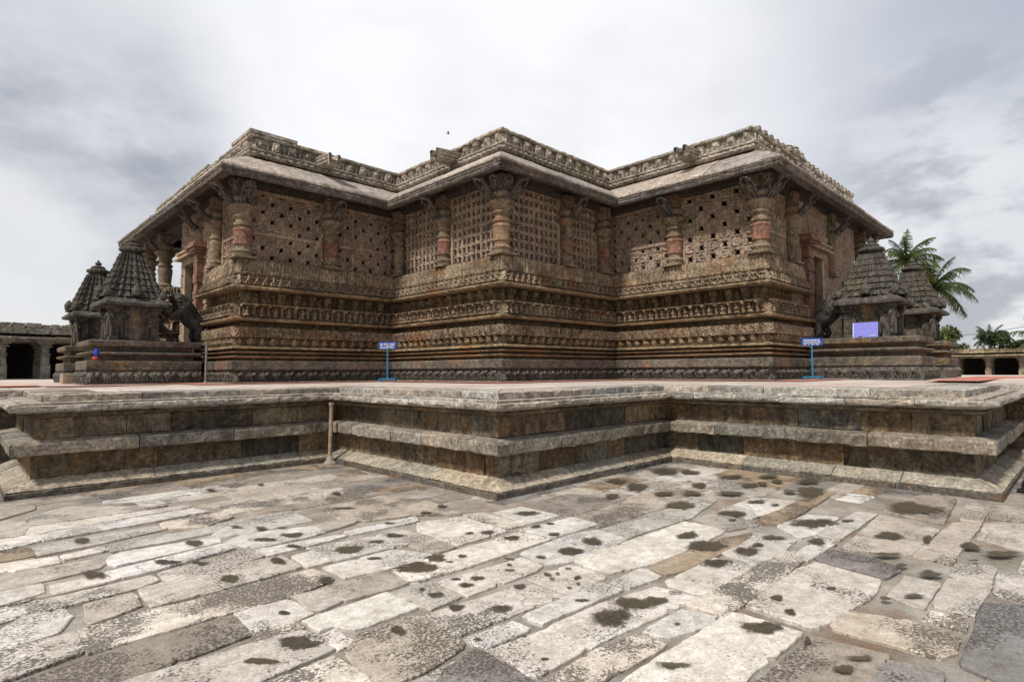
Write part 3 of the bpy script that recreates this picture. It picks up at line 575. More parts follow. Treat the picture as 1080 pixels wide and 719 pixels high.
# ================================================================== CAMERA
cam_d = bpy.data.cameras.new('camera'); cam = bpy.data.objects.new('camera', cam_d); COL.objects.link(cam)
cam_d.sensor_width = 36.0; cam_d.lens = 36.0 * 603.25 / 1080.0; cam_d.clip_end = 3000; cam_d.clip_start = 0.05
_yaw, _pit, _rol = 0.7771, 0.0533, -0.006
_F = Vector((math.sin(_yaw), math.cos(_yaw), 0)); _R = Vector((math.cos(_yaw), -math.sin(_yaw), 0)); _U = Vector((0, 0, 1))
_f = _F * math.cos(_pit) + _U * math.sin(_pit); _u = -_F * math.sin(_pit) + _U * math.cos(_pit)
_r = _R * math.cos(_rol) + _u * math.sin(_rol); _u2 = -_R * math.sin(_rol) + _u * math.cos(_rol)
mw = Matrix((( _r.x, _u2.x, -_f.x, -5.3931), (_r.y, _u2.y, -_f.y, -5.7639), (_r.z, _u2.z, -_f.z, 1.65), (0, 0, 0, 1)))
cam.matrix_world = mw
scene.camera = cam

# ================================================================== LIGHT AND SKY
SUN_AZ = Vector((-1.0, -0.12, 0.0)).normalized(); SUN_EL = R(53)
sd = SUN_AZ * math.cos(SUN_EL) + Vector((0, 0, math.sin(SUN_EL)))
sun_d = bpy.data.lights.new('sun', 'SUN'); sun = bpy.data.objects.new('sun', sun_d); COL.objects.link(sun)
sun_d.energy = 2.8; sun_d.angle = R(7); sun_d.color = (1.0, 0.955, 0.89)
sun.rotation_euler = (-sd).to_track_quat('-Z', 'Y').to_euler()
sun.location = (0, 0, 30)

world = bpy.data.worlds.new('World'); scene.world = world; world.use_nodes = True
nt = world.node_tree; nt.nodes.clear()
def N(t): return nt.nodes.new(t)
wo = N('ShaderNodeOutputWorld')
sky = N('ShaderNodeTexSky'); sky.sky_type = 'NISHITA'; sky.sun_disc = False
sky.sun_elevation = SUN_EL; sky.sun_rotation = math.atan2(SUN_AZ.x, SUN_AZ.y)
bg1 = N('ShaderNodeBackground'); bg1.inputs[1].default_value = 0.1; nt.links.new(sky.outputs[0], bg1.inputs[0])
tc = N('ShaderNodeTexCoord'); dirv = tc.outputs['Generated']
def wnoise(scale, detail, rough, loc=(0, 0, 0), sc=(1, 1, 1), dist=0.0):
    m = N('ShaderNodeMapping'); m.inputs['Scale'].default_value = sc; m.inputs['Location'].default_value = loc
    nt.links.new(dirv, m.inputs[0])
    n = N('ShaderNodeTexNoise'); n.inputs['Scale'].default_value = scale; n.inputs['Detail'].default_value = detail
    n.inputs['Roughness'].default_value = rough; n.inputs['Distortion'].default_value = dist
    nt.links.new(m.outputs[0], n.inputs['Vector']); return n.outputs['Fac']
def wmath(op, a, b=0.0, c=0.0):
    m = N('ShaderNodeMath'); m.operation = op
    for v, i in ((a, 0), (b, 1), (c, 2)):
        if isinstance(v, (int, float)): m.inputs[i].default_value = v
        else: nt.links.new(v, m.inputs[i])
    return m.outputs[0]
def wmap(v, a, b, lo=0.0, hi=1.0):
    m = N('ShaderNodeMapRange'); m.interpolation_type = 'SMOOTHSTEP'
    nt.links.new(v, m.inputs[0])
    for i, x in ((1, a), (2, b), (3, lo), (4, hi)): m.inputs[i].default_value = x
    return m.outputs[0]
def wmix(f, a, b):
    m = N('ShaderNodeMix'); m.data_type = 'RGBA'
    for v, i in ((f, 0), (a, 6), (b, 7)):
        if isinstance(v, (int, float)): m.inputs[i].default_value = v
        elif isinstance(v, tuple): m.inputs[i].default_value = (*v, 1)
        else: nt.links.new(v, m.inputs[i])
    return m.outputs[2]
def wspot(px, py, noise=None, na=0.0):
    """cosine of the angle to a place in the sky, roughened by cloud noise"""
    d = (_r * ((px - 540) / 603.25) + _u2 * ((359.5 - py) / 603.25) + _f).normalized()
    v = N('ShaderNodeVectorMath'); v.operation = 'DOT_PRODUCT'; nt.links.new(dirv, v.inputs[0]); v.inputs[1].default_value = d
    o = wmath('ARCCOSINE', wmath('MINIMUM', v.outputs['Value'], 0.99999))
    if noise is not None: o = wmath('ADD', o, wmath('MULTIPLY', wmath('SUBTRACT', noise, 0.5), na))
    return o
nA = wnoise(2.6, 6, 0.52, (1.3, 2.1, 0.4), (1, 1, 1.7), 0.0)
nB = wnoise(5.0, 7, 0.55, (4.3, 0.1, 2.4), (1, 1, 1.8), 0.0)
nC = wnoise(1.4, 4, 0.5, (0.3, 5.1, 2.4), (1, 1, 1.6))
# high thin cloud: white towards the hidden sun, lilac grey away from it
base = wmix(wmap(wspot(360, 60, nA, 0.3), 0.38, 1.0), (0.97, 0.97, 0.98), (0.55, 0.56, 0.61))
base = wmix(wmap(nA, 0.42, 0.7, 0.0, 0.28), base, (0.66, 0.665, 0.69))
# slate cloud to the left
m1 = wmap(wspot(0, 170, nA, 0.22), 0.16, 0.36, 1.0, 0.0)
base = wmix(wmath('MULTIPLY', m1, wmap(nB, 0.3, 0.55, 0.75, 1.0)), base, (0.235, 0.265, 0.325))
# blue gap at the upper right
m2 = wmap(wspot(1130, 20, nC, 0.2), 0.05, 0.45, 0.55, 0.0)
base = wmix(m2, base, (0.38, 0.45, 0.54))
# heaped cloud low on the right: grey bellies and light tops
m3 = wmap(wspot(1060, 300, nB, 0.25), 0.12, 0.36, 1.0, 0.0)
cum = wmix(wmap(wnoise(7.5, 8, 0.55, (2.2, 6.1, 1.4), (1, 1, 2.2), 0.0), 0.4, 0.6), (0.42, 0.43, 0.47), (0.84, 0.84, 0.85))
base = wmix(wmath('MULTIPLY', m3, 0.85), base, cum)
# bright low bank at left, above the colonnade
sep = N('ShaderNodeSeparateXYZ'); nt.links.new(dirv, sep.inputs[0])
m4 = wmath('MULTIPLY', wmap(wspot(20, 290, nB, 0.35), 0.08, 0.32, 1.0, 0.0), 0.9)
base = wmix(m4, base, (0.84, 0.84, 0.85))
base = wmix(wmap(wnoise(3.5, 6, 0.5, (8, 1, 3), (1, 1, 1.8), 0.2), 0.45, 0.75, 0.0, 0.2), base, (0.42, 0.43, 0.47))
base = wmix(wmap(wspot(70, -60, nB, 0.2), 0.08, 0.3, 0.7, 0.0), base, (0.8, 0.81, 0.83))
bg2 = N('ShaderNodeBackground'); bg2.inputs[1].default_value = 0.7; nt.links.new(base, bg2.inputs[0])
mx = N('ShaderNodeMixShader'); mx.inputs[0].default_value = 0.93
nt.links.new(bg1.outputs[0], mx.inputs[1]); nt.links.new(bg2.outputs[0], mx.inputs[2]); nt.links.new(mx.outputs[0], wo.inputs[0])
scene.view_settings.view_transform = 'Standard'; scene.view_settings.look = 'None'
scene.view_settings.exposure = 0.62; scene.view_settings.gamma = 1.0; scene.view_settings.use_curve_mapping = False

# ================================================================== GROUND
PL = [(-14.0, 7.47), (-4.532, 7.47), (-4.532, 4.611), (0, 4.611), (0, 0), (4.353, 0), (4.353, -4.6), (8.46, -4.6), (8.46, -16.0)]
def in_plat(x, y, e=0.0):
    return (x > -e and y > -e) or (x > -4.532 - e and y > 4.611 - e) or (x > 4.353 - e and y > -4.6 - e) or (y > 7.47 - e) or (x > 8.46 - e)
g = MB()
def gz(x, y): return -0.03
xs = np.concatenate([[-1500, -300, -60], np.arange(-16, 16.1, 1.0), [60, 300, 1500]])
P = np.array([[(x, y, -0.022) for x in xs] for y in xs])
g.grid(P)
g.build('ground', M['mortar'], kind='structure')

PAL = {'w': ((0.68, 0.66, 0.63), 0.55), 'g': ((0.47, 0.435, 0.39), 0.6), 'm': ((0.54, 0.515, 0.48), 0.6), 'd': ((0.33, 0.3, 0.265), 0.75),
       's': ((0.7, 0.645, 0.575), 1.0), 'p': ((0.62, 0.595, 0.56), 0.8), 't': ((0.40, 0.32, 0.235), 0.8), 'k': ((0.5, 0.45, 0.385), 0.8),
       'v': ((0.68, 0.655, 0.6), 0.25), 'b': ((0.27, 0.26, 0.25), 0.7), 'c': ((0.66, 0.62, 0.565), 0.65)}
sl = MB()
def slab(poly, typ, z, inset=-0.016, wob=0.006):
    (c, spk) = PAL[typ]
    f = 1 + rnd.uniform(-0.1, 0.1); w_ = rnd.uniform(-0.02, 0.03)
    col = (c[0] * f * (1 + w_), c[1] * f, c[2] * f * (1 - w_))
    pts = [Vector((x, y)) for x, y in poly]
    ar = sum(pts[i].x * pts[(i + 1) % len(pts)].y - pts[(i + 1) % len(pts)].x * pts[i].y for i in range(len(pts)))
    if ar < 0: pts.reverse()
    cen = sum(pts, Vector((0, 0))) / len(pts)
    # chipped, wandering outline
    out = []
    n = len(pts); ph = rnd.uniform(0, 99)
    for i in range(n):
        a, b, p0 = pts[i], pts[(i + 1) % n], pts[i - 1]
        L = (b - a).length; m = max(1, int(L / 0.045)); d = (b - a) / max(L, 1e-6); nn = Vector((-d.y, d.x))
        rc = min(0.05, L * 0.15)
        for k in range(m):
            s = k / m
            q = a.lerp(b, s)
            o = (math.sin(ph + s * L * 9 + i) * 0.5 + math.sin(ph * 2 + s * L * 23 + i * 3) * 0.3 + rnd.uniform(-0.6, 0.6)) * wob
            if k == 0: q = q + (cen - q).normalized() * rnd.uniform(-0.012, 0.01); o = 0
            if rnd.random() < 0.02: o += rnd.uniform(0.02, 0.05)
            out.append(q + nn * (inset + o))
    tx, ty = rnd.uniform(-0.004, 0.004), rnd.uniform(-0.004, 0.004)
    def zz(p): return z + (p.x - cen.x) * tx + (p.y - cen.y) * ty
    m = len(out)
    r0 = [(p.x, p.y, z - 0.045) for p in out]
    r1 = [(p.x, p.y, zz(p) - 0.006) for p in out]
    r2 = []
    for p in out:
        q = p + (cen - p).normalized() * rnd.uniform(0.004, 0.012); r2.append((q.x, q.y, zz(q)))
    F = []
    for i in range(m):
        j = (i + 1) % m
        F.append((i, j, m + j, m + i)); F.append((m + i, m + j, 2 * m + j, 2 * m + i))
    F.append([2 * m + i for i in range(m)])
    sl.add(r0 + r1 + r2, F, col, spk)
def inpoly(x, y, P):
    r = False; j = len(P) - 1
    for i in range(len(P)):
        xi, yi = P[i]; xj, yj = P[j]
        if (yi > y) != (yj > y) and x < (xj - xi) * (y - yi) / (yj - yi) + xi: r = not r
        j = i
    return r
for t, poly in SLABS:
    poly = [tuple(q) for q in poly]
    slab(poly, t, rnd.uniform(-0.004, 0.006))
y = -13.0
while y < 8.0:
    h = rnd.choice([0.28, 0.36, 0.42, 0.5, 0.6])
    x = -17.0 + rnd.random()
    while x < 14.0:
        w = rnd.uniform(0.5, 1.7)
        cx, cy = x + w / 2, y + h / 2
        if not in_plat(cx, cy, -0.3) and not (cx < -10 and cy < -10):
            hit = 0
            for u in (0.08, 0.3, 0.5, 0.7, 0.92):
                for v in (0.12, 0.5, 0.88):
                    if any(inpoly(x + w * u, y + h * v, q) for _, q in SLABS): hit += 1
            if hit <= 3:
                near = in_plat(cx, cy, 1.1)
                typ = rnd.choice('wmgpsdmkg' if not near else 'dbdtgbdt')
                o = [rnd.uniform(-0.03, 0.03) for _ in range(8)]
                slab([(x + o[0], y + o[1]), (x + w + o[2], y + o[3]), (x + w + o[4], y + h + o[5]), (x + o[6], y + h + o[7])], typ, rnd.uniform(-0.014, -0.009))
        x += w
    y += h
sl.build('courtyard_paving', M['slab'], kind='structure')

# damp hollows filled with dirt
st = MB()
for si, (cx, cy, ax, ay, bx, by) in enumerate(STAINS):
    n = 22; ph = rnd.uniform(0, 9); V = []; C = []
    a1, a2, a3 = rnd.uniform(0.05, 0.2), rnd.uniform(0.05, 0.15), rnd.uniform(0, 0.1)
    for k, (rr, al) in enumerate(((0.0, 1.05), (0.5, 0.95), (0.95, 0.5), (1.5, 0.0))):
        for i in range(n):
            th = 2 * PI * i / n
            w = rr * (1 + a1 * math.sin(2 * th + ph) + a2 * math.sin(3 * th + ph * 2) + a3 * math.sin(7 * th + ph))
            V.append((cx + 0.86 * w * (ax * math.cos(th) + bx * math.sin(th)), cy + 0.86 * w * (ay * math.cos(th) + by * math.sin(th)), 0.0065 + 0.00008 * si))
            C.append((al, al, al, 1))
    Fc = []
    for k in range(3):
        for i in range(n):
            j = (i + 1) % n
            if k == 0: Fc.append((i, n + i, n + j)[::1])
            else: Fc.append((k * n + i, (k + 1) * n + i, (k + 1) * n + j, k * n + j))
    st.addc(V, Fc, C)
st.build('damp_stains', M['stain'], kind='structure')

# ================================================================== PLATFORM
plat = empty('stone_platform', (0, 0, 0), label='broad stepped stone platform of grey blocks that the temple stands on', cat='platform')
pp = Path(PL)
def course(name, prof, mat, **k):
    mb = MB(); block_course(mb, pp, prof, **k); return mb.build(name, mat, plat)
course('floor_edge_slab', [(-0.9, 1.366), (-0.9, 1.27), (-0.09, 1.262), (-0.084, 1.35), (-0.10, 1.362)], M['coping'], lmin=0.7, lmax=1.6, chip=0.16, tint=0.2, gap=0.007, jz=0.008, je=0.012, rough=0.004)
course('upper_step', [(-0.3, 1.258), (-0.3, 1.215), (0.135, 1.225), (0.14, 1.255), (0.12, 1.262)], M['coping'], lmin=0.9, lmax=2.0, chip=0.08, tint=0.12)
course('coping', [(-0.2, 1.221), (-0.2, 1.10), (0.10, 1.10), (0.21, 1.135), (0.29, 1.152), (0.302, 1.18), (0.30, 1.218), (0.28, 1.228)], M['coping'], lmin=0.7, lmax=1.6, chip=0.16, tint=0.2, gap=0.007, jz=0.007, je=0.012, rough=0.004)
course('cornice_moulding', [(-0.2, 1.098), (-0.2, 1.03), (0.02, 1.03), (0.10, 1.05), (0.15, 1.098)], M['plat'], lmin=0.8, lmax=1.6)
course('upper_wall', [(-0.25, 1.028), (-0.25, 0.745), (0.0, 0.745), (0.003, 1.028)], M['plat'], lmin=0.35, lmax=1.3, je=0.018, tint=0.45, warm=0.14, chip=0.08, rough=0.004)
course('projecting_band', [(-0.2, 0.742), (-0.2, 0.545), (0.235, 0.541), (0.247, 0.56), (0.25, 0.69), (0.235, 0.716), (0.06, 0.738)], M['platband'], lmin=0.7, lmax=1.5, chip=0.16, tint=0.26, gap=0.007, jz=0.006, je=0.012, rough=0.004)
course('lower_wall', [(-0.25, 0.54), (-0.25, 0.2), (0.0, 0.2), (0.0, 0.54)], M['plat'], lmin=0.4, lmax=1.5, je=0.018, tint=0.45, warm=0.18, chip=0.08, rough=0.004)
course('sloping_footing', [(-0.2, 0.198), (-0.2, 0.075), (0.285, 0.075), (0.287, 0.09), (0.2, 0.13), (0.10, 0.172), (0.03, 0.2)], M['footing'], lmin=0.8, lmax=1.7, chip=0.1, tint=0.25, gap=0.006, je=0.01)
course('plinth', [(-0.2, 0.073), (-0.2, -0.06), (0.297, -0.06), (0.299, 0.06), (0.29, 0.07)], M['base'], lmin=0.9, lmax=2.0, chip=0.08)
# core behind the facing
mb = MB(); relief_band(mb, pp, [(-0.03, 1.25), (-0.03, -0.05)], ds=0.5, rough=0); mb.build('wall_core', M['inside'], plat)
# floor
mb = MB()
ps = []
for e, z in ((-0.87, 1.368), (-2.4, 1.39), (-3.6, 1.408)):
    ps.append([tuple(pp.off(i, e)) + (z,) for i in range(len(PL))])
for k in range(2):
    for i in range(len(PL) - 1):
        mb.add([ps[k][i], ps[k][i + 1], ps[k + 1][i + 1], ps[k + 1][i]], [(0, 1, 2, 3)])
in_ = [pp.off(i, -3.6) for i in range(len(PL))]
big = [(-40, 11.07), tuple(in_[1]), tuple(in_[2]), tuple(in_[3]), tuple(in_[4]), tuple(in_[5]), tuple(in_[6]), tuple(in_[7]), (12.06, -40), (23, -40), (23, 29), (-40, 29)]
def tri_fan(mb, poly, z, mat=None):
    bm = bmesh.new(); vs = [bm.verts.new((x, y, z)) for x, y in poly]; f = bm.faces.new(vs); f.normal_update()
    if f.normal.z < 0: f.normal_flip()
    r = bmesh.ops.triangulate(bm, faces=[f]); bm.verts.index_update()
    mb.add([v.co for v in bm.verts], [[v.index for v in q.verts] for q in bm.faces]); bm.free()
tri_fan(mb, big, 1.408)
mb.build('floor_paving', M['floor'], plat)

# ================================================================== TEMPLE
CX, CY = 3.701, 3.812
TL2 = (-0.655, 8.436); TR2 = (8.184, -0.544)
LE, RE = 11.35, 11.15                         # where the friezes stop at the two doorways
core = [TL2, (CX, 8.436), (CX, CY), (8.184, CY), TR2]
P_low = Path([(0.9, LE), (-0.655, LE)] + core + [(RE, -0.544), (RE, 0.9)])
P_lw = Path([(1.2, 18.56), (-0.655, 18.56), (-0.655, 14.7), (0.9, 14.7)][::1])
P_rw = Path([(14.5, 0.9), (14.5, -0.544), (17.6, -0.544), (17.6, 1.2)])
P_top = Path([(4.0, 18.56), (-0.655, 18.56)] + core + [(17.6, -0.544), (17.6, 4.0)])
temple = empty('temple', (8.0, 8.0, 1.4), label='carved brown stone temple with deep eaves and pierced screens, on the platform', cat='temple')
B0 = 1.40
def tband(name, prof, mat, paths=None, **k):
    for q in (paths or [P_low, P_lw, P_rw]):
        mb = MB(); relief_band(mb, q, prof, **k); mb.build(name, mat, temple)
tband('elephant_frieze', [(-0.09, 1.715), (-0.09, 1.435)], M['elephant'], relief=R_elephant, ds=0.016, dz=0.014, amp=1.9, rough=0.003)
tband('ground_course', [(0.03, 1.44), (0.045, 1.43), (0.045, 1.38)], M['elephant'], ds=0.3)
tband('plain_block_course', [(-0.12, 1.955), (-0.02, 1.95), (0.015, 1.92), (0.02, 1.75), (-0.0, 1.725), (-0.06, 1.715)], M['base'], ds=0.1, blk=0.9, tint=0.25, rough=0.004)
tband('bell_moulding', [(-0.14, 2.19), (-0.05, 2.18), (-0.01, 2.165), (-0.04, 2.135), (-0.34, 2.13), (-0.34, 2.07), (-0.05, 2.065), (0.0, 2.05), (-0.03, 2.02), (-0.28, 2.015), (-0.28, 1.965), (-0.12, 1.955)], M['band'], ds=0.1, blk=1.3, tint=0.2)
tband('lower_ledge', [(-0.1, 2.31), (0.01, 2.29), (0.03, 2.26), (0.02, 2.23), (-0.05, 2.235), (-0.32, 2.23), (-0.32, 2.195), (-0.14, 2.19)], M['band'], ds=0.1, blk=1.0, tint=0.15)
tband('beast_head_course', [(-0.17, 2.5), (-0.17, 2.31)], M['band'], relief=R_beads, ds=0.018, dz=0.016, rough=0.005, amp=1.9)
tband('scroll_frieze', [(-0.12, 2.765), (-0.04, 2.76), (-0.04, 2.52), (-0.12, 2.505)], M['carved'], relief=R_scroll, ds=0.014, dz=0.013, rough=0.006, amp=1.6)
tband('recess_moulding', [(-0.1, 3.02), (0.02, 3.0), (0.05, 2.96), (0.03, 2.92), (-0.06, 2.91), (-0.42, 2.905), (-0.42, 2.775), (-0.14, 2.765)], M['band'], ds=0.1, tint=0.15)
tband('niche_figure_frieze', [(-0.2, 3.33), (-0.19, 3.32), (-0.19, 3.03), (-0.1, 3.02)], M['carved'], relief=R_niche, ds=0.014, dz=0.013, rough=0.006, amp=1.8)
tband('pilaster_recess', [(-0.5, 3.69), (-0.5, 3.37), (-0.47, 3.34), (-0.12, 3.33)], M['band'], relief=R_pilaster, ds=0.018, dz=0.016, v1=0.68, rough=0.008, amp=2.3)
tband('rim_slab', [(-0.12, 3.795), (-0.03, 3.775), (0.02, 3.755), (0.03, 3.72), (0.005, 3.69), (-0.06, 3.68), (-0.52, 3.70)], M['band'], ds=0.06, blk=1.1, tint=0.15, rough=0.005)
tband('dancer_frieze', [(-0.17, 4.05), (-0.08, 3.79)], M['carved'], relief=R_dancers, ds=0.012, dz=0.012, rough=0.006, amp=1.6)
tband('sloping_seat_back', [(-0.30, 4.45), (-0.19, 4.44), (-0.17, 4.41), (-0.13, 4.06), (-0.17, 4.05)], M['carved'], relief=R_seatback, ds=0.016, dz=0.016, v0=0.25, v1=0.95, rough=0.006, tint=0.2, amp=1.5)
tband('seat_slab', [(-0.9, 4.46), (-0.30, 4.45)], M['band'], ds=0.5)
tband('wall_core', [(-0.56, 4.44), (-0.56, 1.35)], M['inside'], ds=0.5, rough=0)

# ---- upper walls: screens between pillars -------------------------------
def wallpt(a, t, n, s, e, z):
    return (a[0] + t[0] * s + n[0] * e, a[1] + t[1] * s + n[1] * e, z)
def jali(name, x0, y0, x1, y1, z0, z1, style, mat=None, thick=0.09):
    """a pierced stone screen between two points; really holed"""
    a = np.array([x0, y0]); b = np.array([x1, y1]); L = np.hypot(*(b - a)); t = (b - a) / L; n = np.array([t[1], -t[0]])
    mb = MB(); H = z1 - z0
    fw = 0.06
    def quadbox(s0, s1, za, zb, e0, e1, col):
        v = [wallpt(a, t, n, s, e, z) for z in (za, zb) for e in (e0, e1) for s in (s0, s1)]
        mb.add(v, [(0, 1, 3, 2), (4, 6, 7, 5), (0, 4, 5, 1), (2, 3, 7, 6), (0, 2, 6, 4), (1, 5, 7, 3)], col)
    if style == 'grid': pw, ph, hr = 0.185, 0.235, 0.40
    elif style == 'small': pw, ph, hr = 0.25, 0.24, 0.27
    else: pw, ph, hr = 0.3, 0.25, 0.29
    nx = max(2, round(L / pw)); nz = max(2, round(H / ph)); pw = L / nx; ph = H / nz
    K = 12
    for i in range(nx):
        for j in range(nz):
            cs, cz = (i + 0.5) * pw, z0 + (j + 0.5) * ph
            hole = (style == 'grid') or ((i + j) % 2 == 0)
            if style == 'small' and (j in (2, 3)) and L > 1.4 and i in (1, 2, 3): hole = False
            f = 1 + rnd.uniform(-0.13, 0.13); col = (f, f * rnd.uniform(0.95, 1.02), f * rnd.uniform(0.9, 1.02))
            ring0 = []; ring1 = []
            r = min(pw, ph) * hr
            for k in range(K):
                th = 2 * PI * (k + 0.5) / K
                c, s_ = math.cos(th), math.sin(th)
                m = max(abs(c), abs(s_))
                ring0.append((cs + c / m * pw / 2, cz + s_ / m * ph / 2))
                if style == 'grid': rr = r * (1.0 if k % 3 == 1 else 0.82) * (1.15 if abs(s_) > 0.5 else 0.85)
                else: rr = r * (1.45 if k % 3 == 1 else 0.8)
                rr *= rnd.uniform(0.85, 1.12)
                ring1.append((cs + c * rr, cz + s_ * rr))
            # snap outer ring corners so neighbouring cells close
            ring0 = [(min(max(p[0], cs - pw / 2), cs + pw / 2), min(max(p[1], cz - ph / 2), cz + ph / 2)) for p in ring0]
            cor = [(cs + pw / 2, cz + ph / 2), (cs - pw / 2, cz + ph / 2), (cs - pw / 2, cz - ph / 2), (cs + pw / 2, cz - ph / 2)]
            if hole:
                o = [wallpt(a, t, n, s, 0, z) for s, z in ring0]
                mid = [wallpt(a, t, n, (p[0] + q[0] * 1.2) / 2.2, 0.04 * rnd.uniform(0.2, 1.3), (p[1] + q[1] * 1.2) / 2.2) for p, q in zip(ring0, ring1)]
                h0 = [wallpt(a, t, n, s, 0.004, z) for s, z in ring1]
                h1 = [wallpt(a, t, n, s, -thick, z) for s, z in ring1]
                o1 = [wallpt(a, t, n, s, -thick, z) for s, z in ring0]
                cc = [wallpt(a, t, n, s, 0, z) for s, z in cor]
                V = o + mid + h0 + h1 + o1 + cc
                F = []
                for k in range(K):
                    l = (k + 1) % K
                    F += [(k, l, K + l, K + k), (K + k, K + l, 2 * K + l, 2 * K + k), (2 * K + k, 2 * K + l, 3 * K + l, 3 * K + k), (3 * K + k, 3 * K + l, 4 * K + l, 4 * K + k)]
                    q = None
                for q, k in enumerate((1, 4, 7, 10)):
                    F.append((k, 5 * K + q, (k + 1) % K))
                mb.add(V, F, col)
            else:
                # carved solid cell: rosette relief on a fine grid
                m = 7
                G = np.zeros((m, m, 3)); ph0 = rnd.uniform(0, 6)
                for p in range(m):
                    for q in range(m):
                        u, v = q / (m - 1), p / (m - 1)
                        rr = math.hypot(u - 0.5, v - 0.5)
                        e = 0.045 * math.exp(-((rr - 0.33) / 0.1) ** 2) + 0.05 * math.exp(-(rr / 0.12) ** 2) + rnd.uniform(-0.025, 0.025)
                        if p in (0, m - 1) or q in (0, m - 1): e = 0
                        G[p, q] = wallpt(a, t, n, (i + u) * pw, e, z0 + (j + v) * ph)
                mb.grid(G, col)
                G2 = np.array([[wallpt(a, t, n, (i + u) * pw, -thick, z0 + (j + v) * ph) for u in (0, 1)] for v in (0, 1)])
                mb.grid(G2, col, flip=True)
    if style == 'grid':
        for i in range(nx + 1):
            quadbox(i * pw - 0.02, i * pw + 0.02, z0, z1, -0.01, 0.018, (1.08, 1.05, 1.0))
        for j in range(nz + 1):
            quadbox(0, L, z0 + j * ph - 0.018, z0 + j * ph + 0.018, -0.01, 0.013, (1.05, 1.02, 1.0))
    else:
        for i in range(1, nx):
            quadbox(i * pw - 0.012, i * pw + 0.012, z0, z1, -0.01, 0.03, (1.05, 1.0, 0.95))
        for zz in ([z0 + ph * round(nz * 0.36), z1 - 0.1] if style == 'small' else []):
            quadbox(0, L, zz - 0.04, zz + 0.04, -0.02, 0.06, (1.1, 1.05, 1.0))
    o = mb.build(name, mat or M['screen'], temple)
    for s0, s1 in ((-0.07, 0.03), (L - 0.03, L + 0.07)):
        fr = MB()
        v = [wallpt(a, t, n, s, e, z) for z in (z0, z1) for e in (-0.06, 0.05) for s in (s0, s1)]
        fr.add(v, [(0, 1, 3, 2), (4, 6, 7, 5), (0, 4, 5, 1), (2, 3, 7, 6), (0, 2, 6, 4), (1, 5, 7, 3)])
        fr.build('screen_frame', M['frame'], o)
    return o

ZS0, ZS1 = 4.46, 6.3
D = 0.42   # the screens stand this far behind the rim
def seg_screen(x0, y0, x1, y1, style): return jali('pierced_screen', x0, y0, x1, y1, ZS0, ZS1, style)
# left wing, near the outer corner
seg_screen(-0.655 + D, 10.45, -0.655 + D, 8.436 + D + 0.1, 'small')
# outer-left to inner-left
seg_screen(-0.2, 8.436 + D, 1.72, 8.436 + D, 'small')
seg_screen(2.15, 8.436 + D, 4.11, 8.436 + D, 'small')
# inner-left to centre corner
seg_screen(CX + D, 8.84, CX + D, 6.58, 'grid')
seg_screen(CX + D, 6.12, CX + D, 4.25, 'grid')
seg_screen(4.14, CY + D, 6.18, CY + D, 'grid')
seg_screen(6.62, CY + D, 8.59, CY + D, 'grid')
seg_screen(8.184 + D, 4.21, 8.184 + D, 2.27, 'small')
seg_screen(8.184 + D, 1.83, 8.184 + D, -0.1, 'large')
seg_screen(8.62, -0.544 + D, 10.3, -0.544 + D, 'small')

def pillar_mesh(name, red=True):
    prof = [(0.25, 0), (0.25, 0.07), (0.2, 0.08), (0.22, 0.12), (0.235, 0.15), (0.2, 0.19), (0.185, 0.22), (0.195, 0.35), (0.21, 0.5), (0.222, 0.62), (0.222, 0.7),
            (0.19, 0.72), (0.19, 0.76), (0.225, 0.78), (0.225, 0.84), (0.18, 0.86), (0.175, 0.93), (0.21, 0.96), (0.235, 0.99), (0.21, 1.03), (0.19, 1.05),
            (0.21, 1.1), (0.25, 1.14), (0.29, 1.18), (0.32, 1.22), (0.32, 1.25), (0.28, 1.29), (0.2, 1.31), (0.2, 1.34), (0.235, 1.38), (0.26, 1.44), (0.235, 1.5), (0.18, 1.54), (0.18, 1.58)]
    mb = MB(); mb.lathe(prof, 28)
    mb.box(-0.27, 0.27, -0.27, 0.27, -0.02, 0.02)
    mb.box(-0.2, 0.2, -0.2, 0.2, 1.575, 1.9)
    return mb.mesh(name, smooth=False)
pm_red = pillar_mesh('pillar'); pm_red.materials.append(M['pillargrey'])
pm_grey = pm_red
sb = MB(); sb.lathe([(0.2, 0.3), (0.215, 0.31), (0.215, 0.34), (0.202, 0.35), (0.215, 0.5), (0.226, 0.6), (0.226, 0.64), (0.236, 0.65), (0.236, 0.67), (0.226, 0.68), (0.226, 0.71), (0.2, 0.725)], 28); sh_me = sb.mesh('shaft', True); sh_me.materials.append(M['pillar'])
for p in pm_red.polygons: p.use_smooth = False
# capital in greyer stone, as a sub-part
cb = MB(); cb.lathe([(0.16, 1.17), (0.28, 1.175), (0.327, 1.215), (0.327, 1.255), (0.285, 1.295), (0.21, 1.312)], 28); cb.lathe([(0.2, 1.335), (0.245, 1.375), (0.27, 1.44), (0.243, 1.505), (0.19, 1.545)], 28)
cap_me = cb.mesh('capital', True); cap_me.materials.append(M['pillargrey'])

